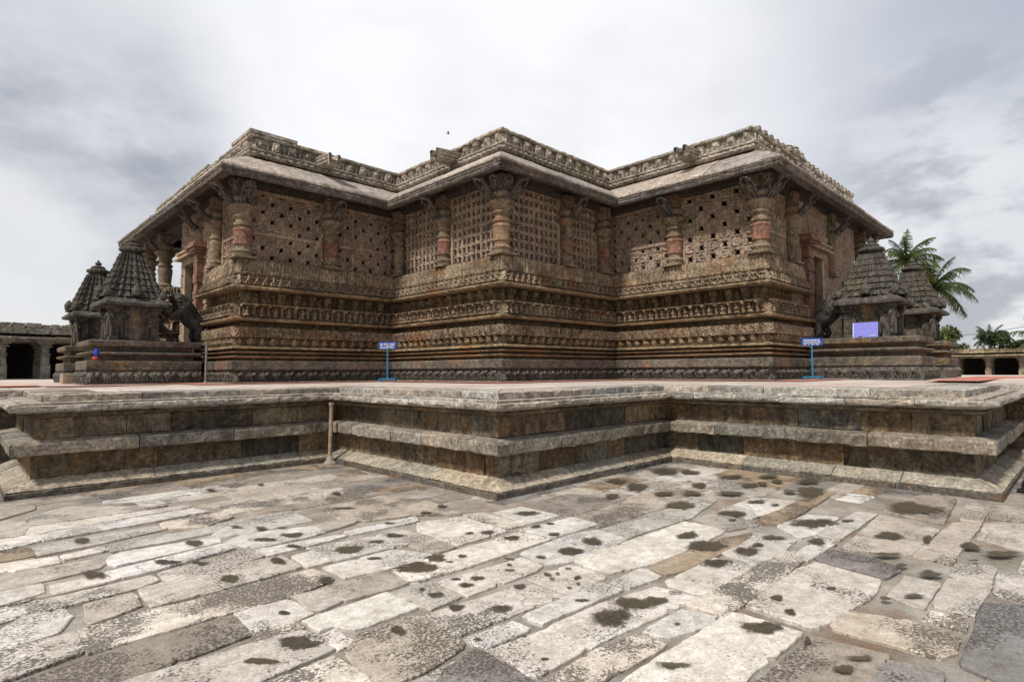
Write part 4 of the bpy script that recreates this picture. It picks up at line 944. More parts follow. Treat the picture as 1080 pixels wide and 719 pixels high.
# bracket figures: a slanting slab with a dancer under a leafy arch
bv = [(0, 0, 0.42), (0.01, 0.02, 0.5), (0.0, 0.02, 0.6), (-0.01, 0.03, 0.66), (-0.01, 0.03, 0.72),
      (-0.12, 0.02, 0.58), (-0.17, 0.05, 0.45), (-0.1, 0.09, 0.4), (0.12, 0.02, 0.58), (0.2, 0.04, 0.66), (0.14, 0.05, 0.78),
      (-0.07, 0.03, 0.38), (-0.12, 0.08, 0.22), (-0.08, 0.03, 0.06), (0.08, 0.03, 0.38), (0.13, 0.08, 0.24), (0.04, 0.04, 0.08)]
be = [(0, 1), (1, 2), (2, 3), (3, 4), (2, 5), (5, 6), (6, 7), (2, 8), (8, 9), (9, 10), (0, 11), (11, 12), (12, 13), (0, 14), (14, 15), (15, 16)]
br_ = [0.075, 0.055, 0.07, 0.035, 0.062, 0.035, 0.028, 0.025, 0.035, 0.028, 0.025, 0.055, 0.042, 0.03, 0.055, 0.042, 0.03]
fig = skin_mesh('bracket_figure', bv, be, br_, 1)
fv, ff = mesh_of(fig)
bb = MB(); bb.add(fv, ff)
bb.box(-0.09, 0.09, -0.12, -0.05, 0.0, 0.95, jit=0.01)
bb.box(-0.2, 0.2, -0.1, 0.13, -0.03, 0.04)
arch = [(-0.2, 0.03, 0.05), (-0.22, 0.04, 0.3), (-0.24, 0.06, 0.6), (-0.2, 0.08, 0.85), (-0.1, 0.12, 0.98), (0, 0.14, 1.02), (0.1, 0.12, 0.98), (0.2, 0.08, 0.85), (0.24, 0.06, 0.6), (0.22, 0.04, 0.3), (0.2, 0.03, 0.05)]
bb.tube(arch, 0.03, 7)
for q in arch[2:-2]:
    for k in range(2):
        bb.lathe([(0.0, -0.03), (0.035, 0.0), (0.0, 0.035)], 6, (q[0] * 1.08 + rnd.uniform(-0.03, 0.03), q[1] + rnd.uniform(0, 0.05), q[2] + rnd.uniform(-0.04, 0.04)))
bk_me = bb.mesh('bracket_figure', False); bk_me.materials.append(M['figure'])

def bracket(x, y, dx, dy, z=5.74, tilt=40, s=0.62):
    o = bpy.data.objects.new('bracket_figure', bk_me); COL.objects.link(o); o.parent = temple
    o.matrix_parent_inverse = parent_matrix(temple).inverted()
    # local +Y looks outward; lean the top outward
    n = Vector((dx, dy, 0)).normalized()
    rot = Matrix(((n.y, n.x, 0), (-n.x, n.y, 0), (0, 0, 1))).to_4x4()
    o.matrix_basis = Matrix.Translation((x + n.x * 0.24, y + n.y * 0.24, z)) @ rot @ Matrix.Rotation(R(-tilt), 4, 'X') @ Matrix.Diagonal((s, s, s, 1))
    return o
def pillar(x, y, figs, red=True, s=1.0, cap=True):
    o = bpy.data.objects.new('pillar', pm_red if red else pm_grey); COL.objects.link(o); o.parent = temple
    o.matrix_parent_inverse = parent_matrix(temple).inverted()
    o.location = (x, y, 4.46); o.scale = (s, s, 1)
    c = bpy.data.objects.new('capital', cap_me); COL.objects.link(c); c.parent = o
    if red:
        c2 = bpy.data.objects.new('shaft', sh_me); COL.objects.link(c2); c2.parent = o
    for d in figs: bracket(x, y, d[0], d[1])
W_, S_ = (-1, 0), (0, -1)
dg = (-0.72, -0.7)
pillar(-0.36, 8.73, [(-1, 0.12), (-0.12, -1)])                 # outer left corner
pillar(-0.36, 10.68, [W_], False, 0.8)
pillar(1.93, 8.73, [S_])
pillar(4.0, 6.35, [W_], True, 0.85)
pillar(4.0, 4.11, [(-1, 0.25), (0.25, -1)])                    # centre corner
pillar(6.4, 4.11, [S_], True, 0.85)
pillar(8.05, 4.11, [], True, 0.9)
pillar(3.98, 8.5, [], False, 0.8)
pillar(8.48, 2.05, [W_])
pillar(8.48, -0.25, [(-1, 0.12), (-0.12, -1)])                 # outer right corner
pillar(10.5, -0.25, [S_], False, 0.85)
pillar(-0.3, 12.0, [W_], False, 0.8)
pillar(13.6, -0.25, [S_], False, 0.85)
pillar(-0.3, 16.1, [W_], False, 1.0)
pillar(-0.3, 18.2, [], False, 0.9)
pillar(16.9, -0.25, [S_], False, 0.9)
# small struts high under the eaves at the middle corner
for (x, y, dx, dy) in ((4.0, 4.11, -0.75, -0.35), (4.0, 4.11, -0.35, -0.75), (-0.36, 8.73, -0.7, -0.7), (8.48, -0.25, -0.7, -0.7)):
    o = bracket(x, y, dx, dy, 5.98, 52, 0.42)

# ---- doorways ------------------------------------------------------------
def doorway(ax, o, s0, s1, w0, w1, top=6.35):
    """ax: 'L' wall runs along +Y at x=o ; 'R' wall runs along +X at y=o"""
    def q(s, e, z): return (o - e, s, z) if ax == 'L' else (s, o - e, z)
    mb = MB()
    def bx(m, sa, sb, ea, eb, za, zb, c=(1, 1, 1)):
        v = [q(s, e, z) for z in (za, zb) for e in (ea, eb) for s in (sa, sb)]
        F = [(0, 1, 3, 2), (4, 6, 7, 5), (0, 4, 5, 1), (2, 3, 7, 6), (0, 2, 6, 4), (1, 5, 7, 3)]
        if ax == 'L': F = [f[::-1] for f in F]
        m.add(v, F, c)
    # wall with the opening left free, carved with rough relief panels
    def panel(m, sa, sb, za, zb, e, c, fn=R_rough, amp=1.0):
        ns = max(2, int((sb - sa) / 0.025)); nz = max(2, int((zb - za) / 0.025))
        S = np.linspace(sa, sb, ns + 1); V = np.linspace(0, 1, nz + 1)
        Hh = fn(S, V * (zb - za) if fn is R_rough else V) * amp
        Hh[0] = 0; Hh[-1] = 0; Hh[:, 0] = 0; Hh[:, -1] = 0
        G = np.array([[q(S[i], e + Hh[j, i], zb - V[j] * (zb - za)) for i in range(ns + 1)] for j in range(nz + 1)])
        m.grid(G, c, flip=(ax == 'R'))
    panel(mb, s0, w0, 1.5, top, 0.0, (1, 0.95, 0.9)); panel(mb, w1, s1, 1.5, top, 0.0, (1, 1, 1)); panel(mb, w0, w1, 5.0, top, 0.02, (1.0, 0.95, 0.88), amp=1.4)
    for sa, sb in ((s0, w0), (w1, s1)): bx(mb, sa, sb, -0.35, -0.002, 1.5, top)
    bx(mb, w0, w1, -0.35, 0.0, 5.0, top)
    d = mb.build('doorway_wall', M['screen'], temple)
    fr = MB()
    for s_, w in ((w0 - 0.12, 0.16), (w1 - 0.04, 0.16)): bx(fr, s_, s_ + w, -0.1, 0.09, 1.9, 4.85)
    bx(fr, w0 - 0.2, w1 + 0.2, -0.1, 0.12, 4.85, 5.02)
    bx(fr, w0 - 0.35, w1 + 0.35, -0.1, 0.3, 5.02, 5.08); bx(fr, w0 - 0.28, w1 + 0.28, -0.1, 0.22, 5.08, 5.18); bx(fr, w0 - 0.32, w1 + 0.32, -0.1, 0.27, 5.18, 5.24)
    fr.build('door_frame', M['frame'], d)
    # banded red pilaster on the near side
    pl = MB()
    z = 1.9
    while z < 5.0:
        h = rnd.choice([0.06, 0.1, 0.22, 0.3]); h = min(h, 5.0 - z)
        k = 0.17 + rnd.uniform(-0.03, 0.03)
        bx(pl, w0 - 0.42 - k, w0 - 0.42 + k, -0.05, 0.1 + k * 0.6, z, z + h - 0.004, (1, 1, 1)); z += h
    for k, (w, z0, z1) in enumerate(((0.26, 5.0, 5.07), (0.34, 5.07, 5.15), (0.42, 5.15, 5.25), (0.3, 5.25, 5.33))):
        bx(pl, w0 - 0.42 - w, w0 - 0.42 + w, -0.05, 0.12 + w * 0.6, z0, z1 - 0.003)
    pl.build('door_pilaster', M['pillar'], d)
    # dark chamber behind
    ch = MB(); bx(ch, w0 - 0.6, w1 + 0.6, -2.6, -2.4, 1.5, 5.2); bx(ch, w0 - 0.6, w0 - 0.5, -2.4, -0.36, 1.5, 5.2); bx(ch, w1 + 0.5, w1 + 0.6, -2.4, -0.36, 1.5, 5.2); bx(ch, w0 - 0.6, w1 + 0.6, -2.6, -0.36, 5.2, 5.3)
    ch.build('chamber', M['inside'], d)
doorway('L', -0.36, LE - 0.1, 13.95, 12.25, 13.25)
doorway('R', -0.25, RE - 0.75, 16.2, 11.75, 12.65)

# dark room behind the screens
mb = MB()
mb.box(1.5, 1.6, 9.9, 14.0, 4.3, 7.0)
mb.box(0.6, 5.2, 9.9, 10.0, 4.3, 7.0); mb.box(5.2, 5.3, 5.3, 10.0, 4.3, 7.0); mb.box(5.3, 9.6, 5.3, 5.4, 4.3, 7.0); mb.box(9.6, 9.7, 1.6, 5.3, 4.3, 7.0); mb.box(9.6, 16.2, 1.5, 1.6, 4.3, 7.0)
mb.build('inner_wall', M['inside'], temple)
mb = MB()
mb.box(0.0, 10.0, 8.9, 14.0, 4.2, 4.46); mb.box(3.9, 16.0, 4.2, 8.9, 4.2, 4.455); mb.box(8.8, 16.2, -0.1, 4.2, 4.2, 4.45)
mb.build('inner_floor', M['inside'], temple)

# ---- beams, eave, parapet, roof -----------------------------------------
def tb(name, prof, mat, path=P_top, **k):
    mb = MB(); relief_band(mb, path, prof, **k); return mb.build(name, mat, temple)
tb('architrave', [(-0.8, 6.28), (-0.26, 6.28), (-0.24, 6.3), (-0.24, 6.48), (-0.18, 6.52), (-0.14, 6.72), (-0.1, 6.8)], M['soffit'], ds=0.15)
def eave_course(name, prof, mat, **k):
    mb = MB(); block_course(mb, P_top, prof, **k); return mb.build(name, mat, temple)
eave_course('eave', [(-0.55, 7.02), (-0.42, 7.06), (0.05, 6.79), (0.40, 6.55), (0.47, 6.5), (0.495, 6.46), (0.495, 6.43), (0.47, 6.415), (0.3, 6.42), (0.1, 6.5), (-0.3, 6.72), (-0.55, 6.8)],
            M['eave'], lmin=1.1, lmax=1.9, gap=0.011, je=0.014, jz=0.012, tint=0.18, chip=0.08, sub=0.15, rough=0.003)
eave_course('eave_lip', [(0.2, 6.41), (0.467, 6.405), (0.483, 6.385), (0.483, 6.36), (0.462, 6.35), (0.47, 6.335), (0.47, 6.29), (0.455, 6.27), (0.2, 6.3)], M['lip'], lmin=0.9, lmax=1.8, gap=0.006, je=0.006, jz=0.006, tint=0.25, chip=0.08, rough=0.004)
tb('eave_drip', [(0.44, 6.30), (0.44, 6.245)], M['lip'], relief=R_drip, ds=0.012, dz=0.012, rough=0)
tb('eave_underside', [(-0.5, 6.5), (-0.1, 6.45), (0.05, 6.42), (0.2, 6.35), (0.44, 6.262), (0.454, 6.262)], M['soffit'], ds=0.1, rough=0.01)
tb('parapet_cornice', [(-0.62, 7.36), (-0.46, 7.35), (-0.42, 7.33), (-0.42, 7.29), (-0.5, 7.26)], M['parapet'], ds=0.08, blk=0.9)
tb('parapet_dentils', [(-0.46, 7.27), (-0.44, 7.2), (-0.5, 7.13)], M['parapet'], relief=R_dentil, ds=0.02, dz=0.02)
tb('parapet_neck', [(-0.5, 7.15), (-0.66, 7.11), (-0.68, 6.95), (-0.55, 6.93)], M['soffit'], ds=0.2)
tb('parapet_frieze', [(-0.62, 7.66), (-0.6, 7.65), (-0.6, 7.36)], M['parapet'], relief=R_merlon, ds=0.018, dz=0.018, rough=0.008, tint=0.25, amp=1.25)
cp = MB()
block_course(cp, P_top, [(-0.95, 7.74), (-0.95, 7.64), (-0.52, 7.64), (-0.487, 7.665), (-0.49, 7.715), (-0.54, 7.745)], lmin=0.7, lmax=1.6, je=0.012, jz=0.012, tint=0.22, chip=0.12, rough=0.005)
cp.build('parapet_coping', M['parapet'], temple)
mb = MB()
q = [tuple(P_top.off(i, -0.9)) for i in range(len(P_top.p))]
tri_fan(mb, q + [(17, 18)], 7.6)
tri_fan(mb, [tuple(P_top.off(i, -0.3)) for i in range(len(P_top.p))] + [(17, 18)], 6.78)
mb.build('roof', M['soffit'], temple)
# raised coping blocks beside the outer-left corner and small knobs on the right wing
for q in ((-0.17, 1.05, 8.92, 9.3, 7.745, 7.83), (-0.168, 0.25, 9.302, 10.3, 7.745, 7.83), (-0.16, 0.2, 12.3, 14.0, 7.745, 7.8)):
    mb = MB(); mb.box(*q, jit=0.006); mb.build('raised_coping', M['parapet'], temple)
for k in range(21):
    kn = MB()
    x = 9.15 + k * 0.4
    if 11.0 < x < 12.5: continue
    kn.lathe([(0.09, 0), (0.1, 0.03), (0.07, 0.07), (0.09, 0.09), (0.06, 0.13), (0.0, 0.15)], 8, (x, 0.02, 7.74), sq=0.4)
    kn.box(x - 0.08, x + 0.08, -0.04, 0.1, 7.72, 7.82, jit=0.015)
    kn.build('parapet_knob', M['parapet'], temple)

# carved group standing on the right parapet
kg = MB()
kg.box(11.1, 12.4, -0.1, 0.25, 7.74, 7.8, jit=0.01)
for (x, w, h) in ((11.25, 0.16, 0.2), (11.6, 0.2, 0.26), (11.95, 0.1, 0.24), (12.25, 0.12, 0.28)):
    kg.lathe([(w, 0), (w * 1.1, h * 0.2), (w * 0.8, h * 0.45), (w * 0.95, h * 0.6), (w * 0.5, h * 0.85), (0.0, h)], 9, (x, 0.05, 7.79), sq=0.4)
kg.build('parapet_sculpture', M['parapet'], temple)
# rain spouts: square stone channels
def spout(x, y, dx, dy):
    mb = MB()
    L = 0.95; w = 0.15
    def q(s, u, z): return (x + dx * s + (-dy) * u, y + dy * s + dx * u, z)
    secs = []
    for s, dz in ((-0.35, 0.03), (0.2, 0.0), (0.7, -0.04), (L - 0.35, -0.05)):
        secs.append([q(s, -w, 7.22 + dz), q(s, w, 7.22 + dz), q(s, w * 1.15, 7.5 + dz), q(s, w * 0.62, 7.51 + dz), q(s, w * 0.55, 7.34 + dz), q(s, -w * 0.55, 7.34 + dz), q(s, -w * 0.62, 7.51 + dz), q(s, -w * 1.15, 7.5 + dz)])
    mb.grid(np.array(secs), closed=True)
    b = mb.n - 32
    for o in (b, b + 24):
        mb.f.append([o, o + 1, o + 2, o + 3, o + 4]); mb.f.append([o, o + 4, o + 5]); mb.f.append([o, o + 5, o + 6, o + 7])
    # ribs along the side
    for z in (7.28, 7.38, 7.47):
        for u in (-w * 1.12, w * 1.12):
            mb.tube([q(-0.3, u, z + 0.02), q(0.6, u, z - 0.04)], 0.02, 5)
    mb.build('water_spout', M['parapet'], temple)
spout(1.75, 8.436 + 0.45, 0, -1)
spout(CX + 0.45, 6.1, -1, 0)
spout(8.184 + 0.45, 1.55, -1, 0)
# ================================================================== MINIATURE SHRINES
def star_half(th, k=4):
    c, s = abs(math.cos(th)), abs(math.sin(th))
    return 1 / max(c, s) * 0.94 + 0.06
def make_shrine():
    root = empty('miniature_shrine', (0, 0, 0))
    # local: door side looks to -Y ... origin at floor centre
    bd = MB()
    # body with pilasters
    bd.box(-0.48, 0.48, -0.56, 0.56, 1.04, 1.9)
    bd.build('shrine_wall', M['shrinewarm'], root)
    for sx, sy in ((-1, -1), (1, -1), (-1, 1), (1, 1)):
        pl = MB()
        x, y = sx * 0.5, sy * 0.58
        for (w, z0, z1) in ((0.11, 1.04, 1.16), (0.085, 1.16, 1.55), (0.1, 1.55, 1.62), (0.075, 1.62, 1.7), (0.12, 1.7, 1.78), (0.16, 1.78, 1.9)):
            pl.box(x - w, x + w, y - w, y + w, z0, z1 - 0.003)
        pl.build('corner_pilaster', M['shrine'], root)
    pl = MB()
    for sx in (-1, 1):
        pl.box(sx * 0.2 - 0.05, sx * 0.2 + 0.05, -0.6, -0.561, 1.04, 1.88)
    for sy in (-0.2, 0.2):
        pl.box(-0.52, -0.481, sy - 0.05, sy + 0.05, 1.04, 1.88)
    pl.build('wall_pilasters', M['shrine'], root)
    nf = skin_mesh('niche_statue', [(0, 0, 0.45), (0, 0, 0.62), (0, 0, 0.72), (-0.1, -0.02, 0.58), (-0.12, -0.03, 0.45), (0.1, -0.02, 0.58), (0.12, -0.03, 0.5), (-0.05, 0, 0.25), (-0.05, -0.01, 0.06), (0.05, 0, 0.25), (0.06, -0.01, 0.06)],
                   [(0, 1), (1, 2), (1, 3), (3, 4), (1, 5), (5, 6), (0, 7), (7, 8), (0, 9), (9, 10)], [0.07, 0.07, 0.055, 0.03, 0.025, 0.03, 0.025, 0.045, 0.035, 0.045, 0.035], 1)
    v, f = mesh_of(nf)
    for (px, py, ang) in ((-0.52, -0.36, 90), (-0.52, 0.38, 90), (-0.36, -0.61, 0), (0.36, -0.61, 0), (-0.62, -0.72, 45)):
        ni = MB(); m = Matrix.Translation((px, py, 1.05)) @ Matrix.Rotation(R(-ang), 4, 'Z')
        ni.add([m @ Vector(q) for q in v], f); ni.build('niche_statue', M['shrine'], root)
    ev = MB()
    prof = [(0.0, 1.9), (0.55, 1.87), (0.8, 1.86), (0.86, 1.88), (0.86, 1.94), (0.84, 1.955), (0.7, 2.06), (0.55, 2.13), (0.0, 2.13)]
    # square eave swept with corner ridges
    rows = []
    for r, z in prof:
        rg = []
        for k in range(48):
            th = 2 * PI * (k + 0.5) / 48; m = max(abs(math.cos(th)), abs(math.sin(th)))
            cr = 0.03 * max(0, 1 - (abs(abs(math.cos(th)) - abs(math.sin(th))) / 0.2)) if r > 0.5 else 0
            rg.append((r / m * math.cos(th), r * 1.08 / m * math.sin(th), z + cr))
        rows.append(rg)
    ev.grid(np.array(rows), closed=True)
    ev.build('shrine_eave', M['shrine'], root)
    tw = MB()
    n = 176; rows = []
    zs = np.linspace(2.1, 3.22, 74)
    for z in zs:
        u = (z - 2.1) / 1.12
        half = 0.69 * (1 - u) ** 1.0 + 0.235 * u + 0.0 * math.sin(PI * u)
        tier = (u * 7.0) % 1.0
        tb_ = 0.06 * (1 - u * 0.5) * (0.5 - tier if tier < 0.85 else -0.6)
        rg = []
        for k in range(n):
            th = 2 * PI * (k + 0.5) / n; c, s = math.cos(th), math.sin(th); m = max(abs(c), abs(s))
            w = (s / m) if abs(c) > abs(s) else (c / m)       # -1..1 along a side
            rib = 0.075 * (1 if (w * 3.5 + 0.25) % 1.0 < 0.5 else 0)
            mid = 0.07 if abs(w) < 0.2 else (0.03 if abs(w) < 0.55 else 0.0)
            r = (half + (tb_ + rib + mid) * (1 - 0.35 * u)) / (m ** 0.9) * 0.97
            r += rnd.uniform(-0.004, 0.004)
            rg.append((r * c, r * s, z))
        rows.append(rg)
    tw.grid(np.array(rows), closed=True)
    tw.lathe([(0.3, 0), (0.2, 0.06), (0, 0.061)], 16, (0, 0, 3.2))
    for sx, sy in ((-1, 0), (0, -1), (1, 0), (0, 1)):
        tw.lathe([(0.0, -0.14), (0.12, -0.12), (0.13, 0.0), (0.07, 0.1), (0.0, 0.16)], 12, (sx * 0.76, sy * 0.76, 2.26), sq=0.3)
    for sx, sy in ((-1, -1), (-1, 1), (1, -1), (1, 1)):
        tw.lathe([(0.09, 0.0), (0.11, 0.07), (0.07, 0.16), (0.0, 0.2)], 8, (sx * 0.68, sy * 0.7, 2.1))
    tw.build('tower', M['shrine'], root)
    fi = MB()
    fi.lathe([(0.16, 0), (0.24, 0.02), (0.30, 0.07), (0.3, 0.12), (0.22, 0.16), (0.12, 0.17)], 48, (0, 0, 3.24), flute=14, fa=0.12)
    fi.lathe([(0.12, 0), (0.2, 0.02), (0.21, 0.06), (0.12, 0.1), (0.07, 0.11), (0.09, 0.14), (0.1, 0.18), (0.05, 0.22), (0.03, 0.25), (0.0, 0.3)], 20, (0, 0, 3.4))
    fi.build('finial', M['shrine'], root, smooth=False)
    return root
def base_for(root, X0, X1, Y0, Y1):
    """moulded base under a shrine, in shrine space; carries the shrine's own frieze"""
    pth = Path([(X1, Y1), (X0, Y1), (X0, Y0), (X1, Y0), (X1, Y1)][::1])
    # travel so that outward is right: go clockwise seen from above -> check sign
    def bnd(name, prof, mat, **k):
        mb = MB(); relief_band(mb, pth, prof, **k); mb.build(name, mat, root)
    bnd('elephant_frieze', [(0, 0.31), (0, 0.03)], M['elephant'], relief=R_elephant, ds=0.018, dz=0.016, amp=1.1)
    bnd('block_course', [(-0.12, 0.57), (-0.02, 0.56), (0.0, 0.53), (0.0, 0.35), (-0.02, 0.33), (-0.05, 0.31)], M['shrinebase'], ds=0.1, blk=0.8, tint=0.25)
    bnd('recess_moulding', [(-0.13, 0.88), (-0.16, 0.86), (-0.18, 0.8), (-0.03, 0.76), (0.0, 0.73), (-0.05, 0.69), (-0.16, 0.66), (-0.16, 0.6), (-0.12, 0.57)], M['shrinebase'], ds=0.08, tint=0.2)
    bnd('cornice', [(-1.0, 1.04), (-0.06, 1.045), (-0.02, 1.02), (-0.02, 0.92), (-0.05, 0.89), (-0.13, 0.88)], M['shrinebase'], ds=0.1, blk=0.9, tint=0.2)
    bnd('ground_course', [(0.03, 0.04), (0.04, 0.0), (0.04, -0.04)], M['elephant'], ds=0.3)
Z0 = 1.40
GS = 'small towered shrines flanking the temple doorways'
def place(root, x, y, rz, lab):
    root.location = (x, y, Z0); root.rotation_euler = (0, 0, rz); tag(root, lab, 'shrine', GS)
# left pair: local -X looks to world -X
s1 = make_shrine()
s2 = copy_tree(s1); s3 = copy_tree(s1); s4 = copy_tree(s1)
for s_, k_ in ((s1, 0.85), (s2, 0.88), (s3, 0.9), (s4, 0.9)):
    for ch in [o for o in COL.objects if o.parent == s_]: ch.scale = (k_, k_, 1)
base_for(s1, -0.95, 1.44, -0.72, 0.95)
base_for(s2, -0.85, 1.6, -0.95, 0.8)
place(s1, -2.22, 11.0, 0, 'small dark towered shrine at the left end of the temple, nearer of the left pair')
place(s2, -2.28, 15.2, 0, 'small towered shrine at the far left, half hidden behind the nearer left shrine')
# right pair: mirrored by a quarter turn, local -Y looks to world -X
base_for(s3, -1.12, 1.5, -0.85, 0.95)
base_for(s4, -0.95, 1.2, -1.0, 0.7)
def place_r(root, x, y, lab):
    # local (-X) -> world (-Y), local (-Y) -> world (-X): reflect by scaling
    root.location = (x, y, Z0); root.rotation_euler = (0, 0, R(90)); root.scale = (1, -1, 1); tag(root, lab, 'shrine', GS)
place_r(s3, 11.55, -1.83, 'small towered shrine with a lilac board standing on its base, right of the temple')
place_r(s4, 15.7, -1.95, 'small towered shrine farthest right, partly behind the shrine with the lilac board')
# rotate base parts for the right pair happened with the root

# temple-side stairs between each pair
for (nm, ax) in (('L', 0), ('R', 1)):
    mb = MB()
    for k in range(5):
        d = 3.1 - k * 0.48
        z1 = 1.41 + 0.2 * (k + 1)
        if ax == 0: mb.box(-d, -0.36, 12.1, 14.2, z1 - 0.2, z1, jit=0.004)
        else: mb.box(12.65, 14.5, -d, -0.25, z1 - 0.2, z1, jit=0.004)
    lab = 'flight of worn stone steps between the two left shrines' if ax == 0 else 'flight of worn stone steps between the two right shrines'
    mb.build('stone_steps', M['shrinebase'], label=lab, cat='steps', group='steps up to the temple doorways')
# low loose blocks
mb = MB(); mb.box(-3.25, -2.9, 12.5, 12.75, 1.41, 1.56, jit=0.01); mb.box(-3.4, -3.0, 11.98, 12.48, 1.41, 1.66, jit=0.01)
tag(mb.build('threshold_stone', M['frame']), 'pale yellowish block at the foot of the left steps', 'stone block')
mb = MB(); mb.box(12.4, 14.2, -3.0, -2.6, 1.41, 1.62, jit=0.01); mb.box(12.45, 14.2, -2.6, -2.3, 1.41, 1.9, jit=0.01)
tag(mb.build('step_block', M['shrinebase']), 'low dark brown block in front of the right-hand steps', 'stone block')

# ================================================================== LION STATUES
def lion_group(x, y, rz, lab, s=1.0):
    # a rearing lion fought by a crouching warrior, on a plinth; local -X is the front
    root = empty('guardian_statue', (0, 0, 0))
    V = [(0.3, 0, 0.45), (0.16, 0, 0.68), (0.0, 0, 0.9), (-0.06, 0, 1.08), (-0.18, 0, 1.18), (-0.32, 0, 1.1),
         (-0.12, 0.17, 0.8), (-0.32, 0.18, 0.72), (-0.42, 0.17, 0.85), (-0.12, -0.17, 0.8), (-0.34, -0.18, 0.66), (-0.46, -0.17, 0.78),
         (0.4, 0.17, 0.4), (0.3, 0.2, 0.2), (0.42, 0.2, 0.04), (0.4, -0.17, 0.4), (0.26, -0.2, 0.2), (0.4, -0.2, 0.04), (0.55, 0, 0.5), (0.68, 0, 0.75), (0.6, 0, 0.98)]
    E = [(0, 1), (1, 2), (2, 3), (3, 4), (4, 5), (2, 6), (6, 7), (7, 8), (2, 9), (9, 10), (10, 11), (0, 12), (12, 13), (13, 14), (0, 15), (15, 16), (16, 17), (0, 18), (18, 19), (19, 20)]
    Rr = [0.26, 0.24, 0.29, 0.25, 0.24, 0.15, 0.11, 0.08, 0.06, 0.11, 0.08, 0.06, 0.13, 0.08, 0.07, 0.13, 0.08, 0.07, 0.05, 0.04, 0.045]
    me = skin_mesh('lion', V, E, Rr, 1); v, f = mesh_of(me)
    mb = MB(); mb.add(v, f)
    for a in range(14):
        th = a / 14 * 2 * PI
        mb.lathe([(0.0, -0.06), (0.06, 0.0), (0.0, 0.06)], 6, (-0.17 + 0.02 * math.cos(3 * th), 0.2 * math.cos(th), 1.08 + 0.2 * math.sin(th)))
    for q in ((-0.36, 0.09, 1.3), (-0.36, -0.09, 1.3)): mb.lathe([(0.05, -0.04), (0.04, 0.03), (0, 0.08)], 7, q)
    mb.build('lion', M['lionstone'], root)
    V = [(-0.5, 0, 0.34), (-0.56, 0, 0.5), (-0.6, 0, 0.66), (-0.62, 0, 0.75), (-0.62, 0, 0.83), (-0.55, 0.14, 0.62), (-0.42, 0.18, 0.55), (-0.3, 0.16, 0.66), (-0.6, -0.14, 0.62), (-0.72, -0.18, 0.5), (-0.55, -0.15, 0.42),
         (-0.62, 0.1, 0.3), (-0.75, 0.12, 0.22), (-0.66, 0.12, 0.04), (-0.4, -0.1, 0.28), (-0.3, -0.12, 0.12), (-0.42, -0.12, 0.03)]
    E = [(0, 1), (1, 2), (2, 3), (3, 4), (2, 5), (5, 6), (6, 7), (2, 8), (8, 9), (9, 10), (0, 11), (11, 12), (12, 13), (0, 14), (14, 15), (15, 16)]
    Rr = [0.09, 0.075, 0.09, 0.045, 0.075, 0.045, 0.035, 0.03, 0.045, 0.035, 0.03, 0.065, 0.05, 0.04, 0.065, 0.05, 0.04]
    me = skin_mesh('warrior', V, E, Rr, 1); v, f = mesh_of(me); mb = MB(); mb.add(v, f); mb.build('warrior', M['lionstone'], root)
    mb = MB(); mb.box(-0.85, 0.6, -0.3, 0.3, -0.05, 0.03, jit=0.01); mb.build('statue_plinth', M['lionstone'], root)
    root.location = (x, y, 2.44); root.rotation_euler = (0, 0, rz); root.scale = (s, s, s)
    tag(root, lab, 'statue', 'lion-fighter statues beside the doorways')
lion_group(-1.05, 11.0, R(10), 'dark stone warrior fighting a rearing lion, between left shrine and temple wall', 1.0)
lion_group(11.3, -0.98, R(75), 'dark stone warrior fighting a rearing lion, between right shrine and temple wall', 1.0)

# ================================================================== SIGNS, PIPE, POST, MAT
def sign(x, y, rz, lab, h=0.98):
    root = empty('floor_sign', (0, 0, 0))
    p = MB(); p.tube([(0, 0, 0.08), (0, 0, h - 0.1)], 0.018, 8); p.build('post', M['bluepaint'], root)
    b = MB(); b.box(-0.21, 0.21, -0.015, 0.015, 0.06, 0.09)
    for sx in (-1, 1):
        b.box(sx * 0.2 - 0.012, sx * 0.2 + 0.012, -0.1, 0.1, 0.045, 0.075); b.box(sx * 0.2 - 0.012, sx * 0.2 + 0.012, -0.1, -0.07, 0.0, 0.045); b.box(sx * 0.2 - 0.012, sx * 0.2 + 0.012, 0.07, 0.1, 0.0, 0.045)
    b.build('foot', M['bluepaint'], root)
    f = MB(); f.box(-0.24, 0.24, -0.012, 0.012, h - 0.13, h + 0.06)
    fo = f.build('sign_board', M['bluesign'], root)
    l = MB()
    for row, (z, hh, segs) in enumerate(((h + 0.0, 0.036, 9), (h - 0.055, 0.028, 13), (h - 0.1, 0.022, 11))):
        x0 = -0.19
        while x0 < 0.18:
            w = rnd.uniform(0.022, 0.045)
            l.box(x0, x0 + w, -0.016, -0.0125, z - hh / 2 + rnd.uniform(-0.003, 0.003), z + hh / 2)
            x0 += w + (0.03 if rnd.random() < 0.25 else 0.007)
    l.build('lettering', M['whitepaint'], fo)
    root.location = (x, y, 1.402); root.rotation_euler = (0, 0, rz)
    tag(root, lab, 'sign', 'blue signs standing on the platform')
sign(2.75, 7.15, R(-45), 'blue metal notice on a thin post in the inner corner left of the temple centre')
sign(9.5, -0.98, R(-55), 'blue metal notice on a thin post near the right shrine base', 0.96)
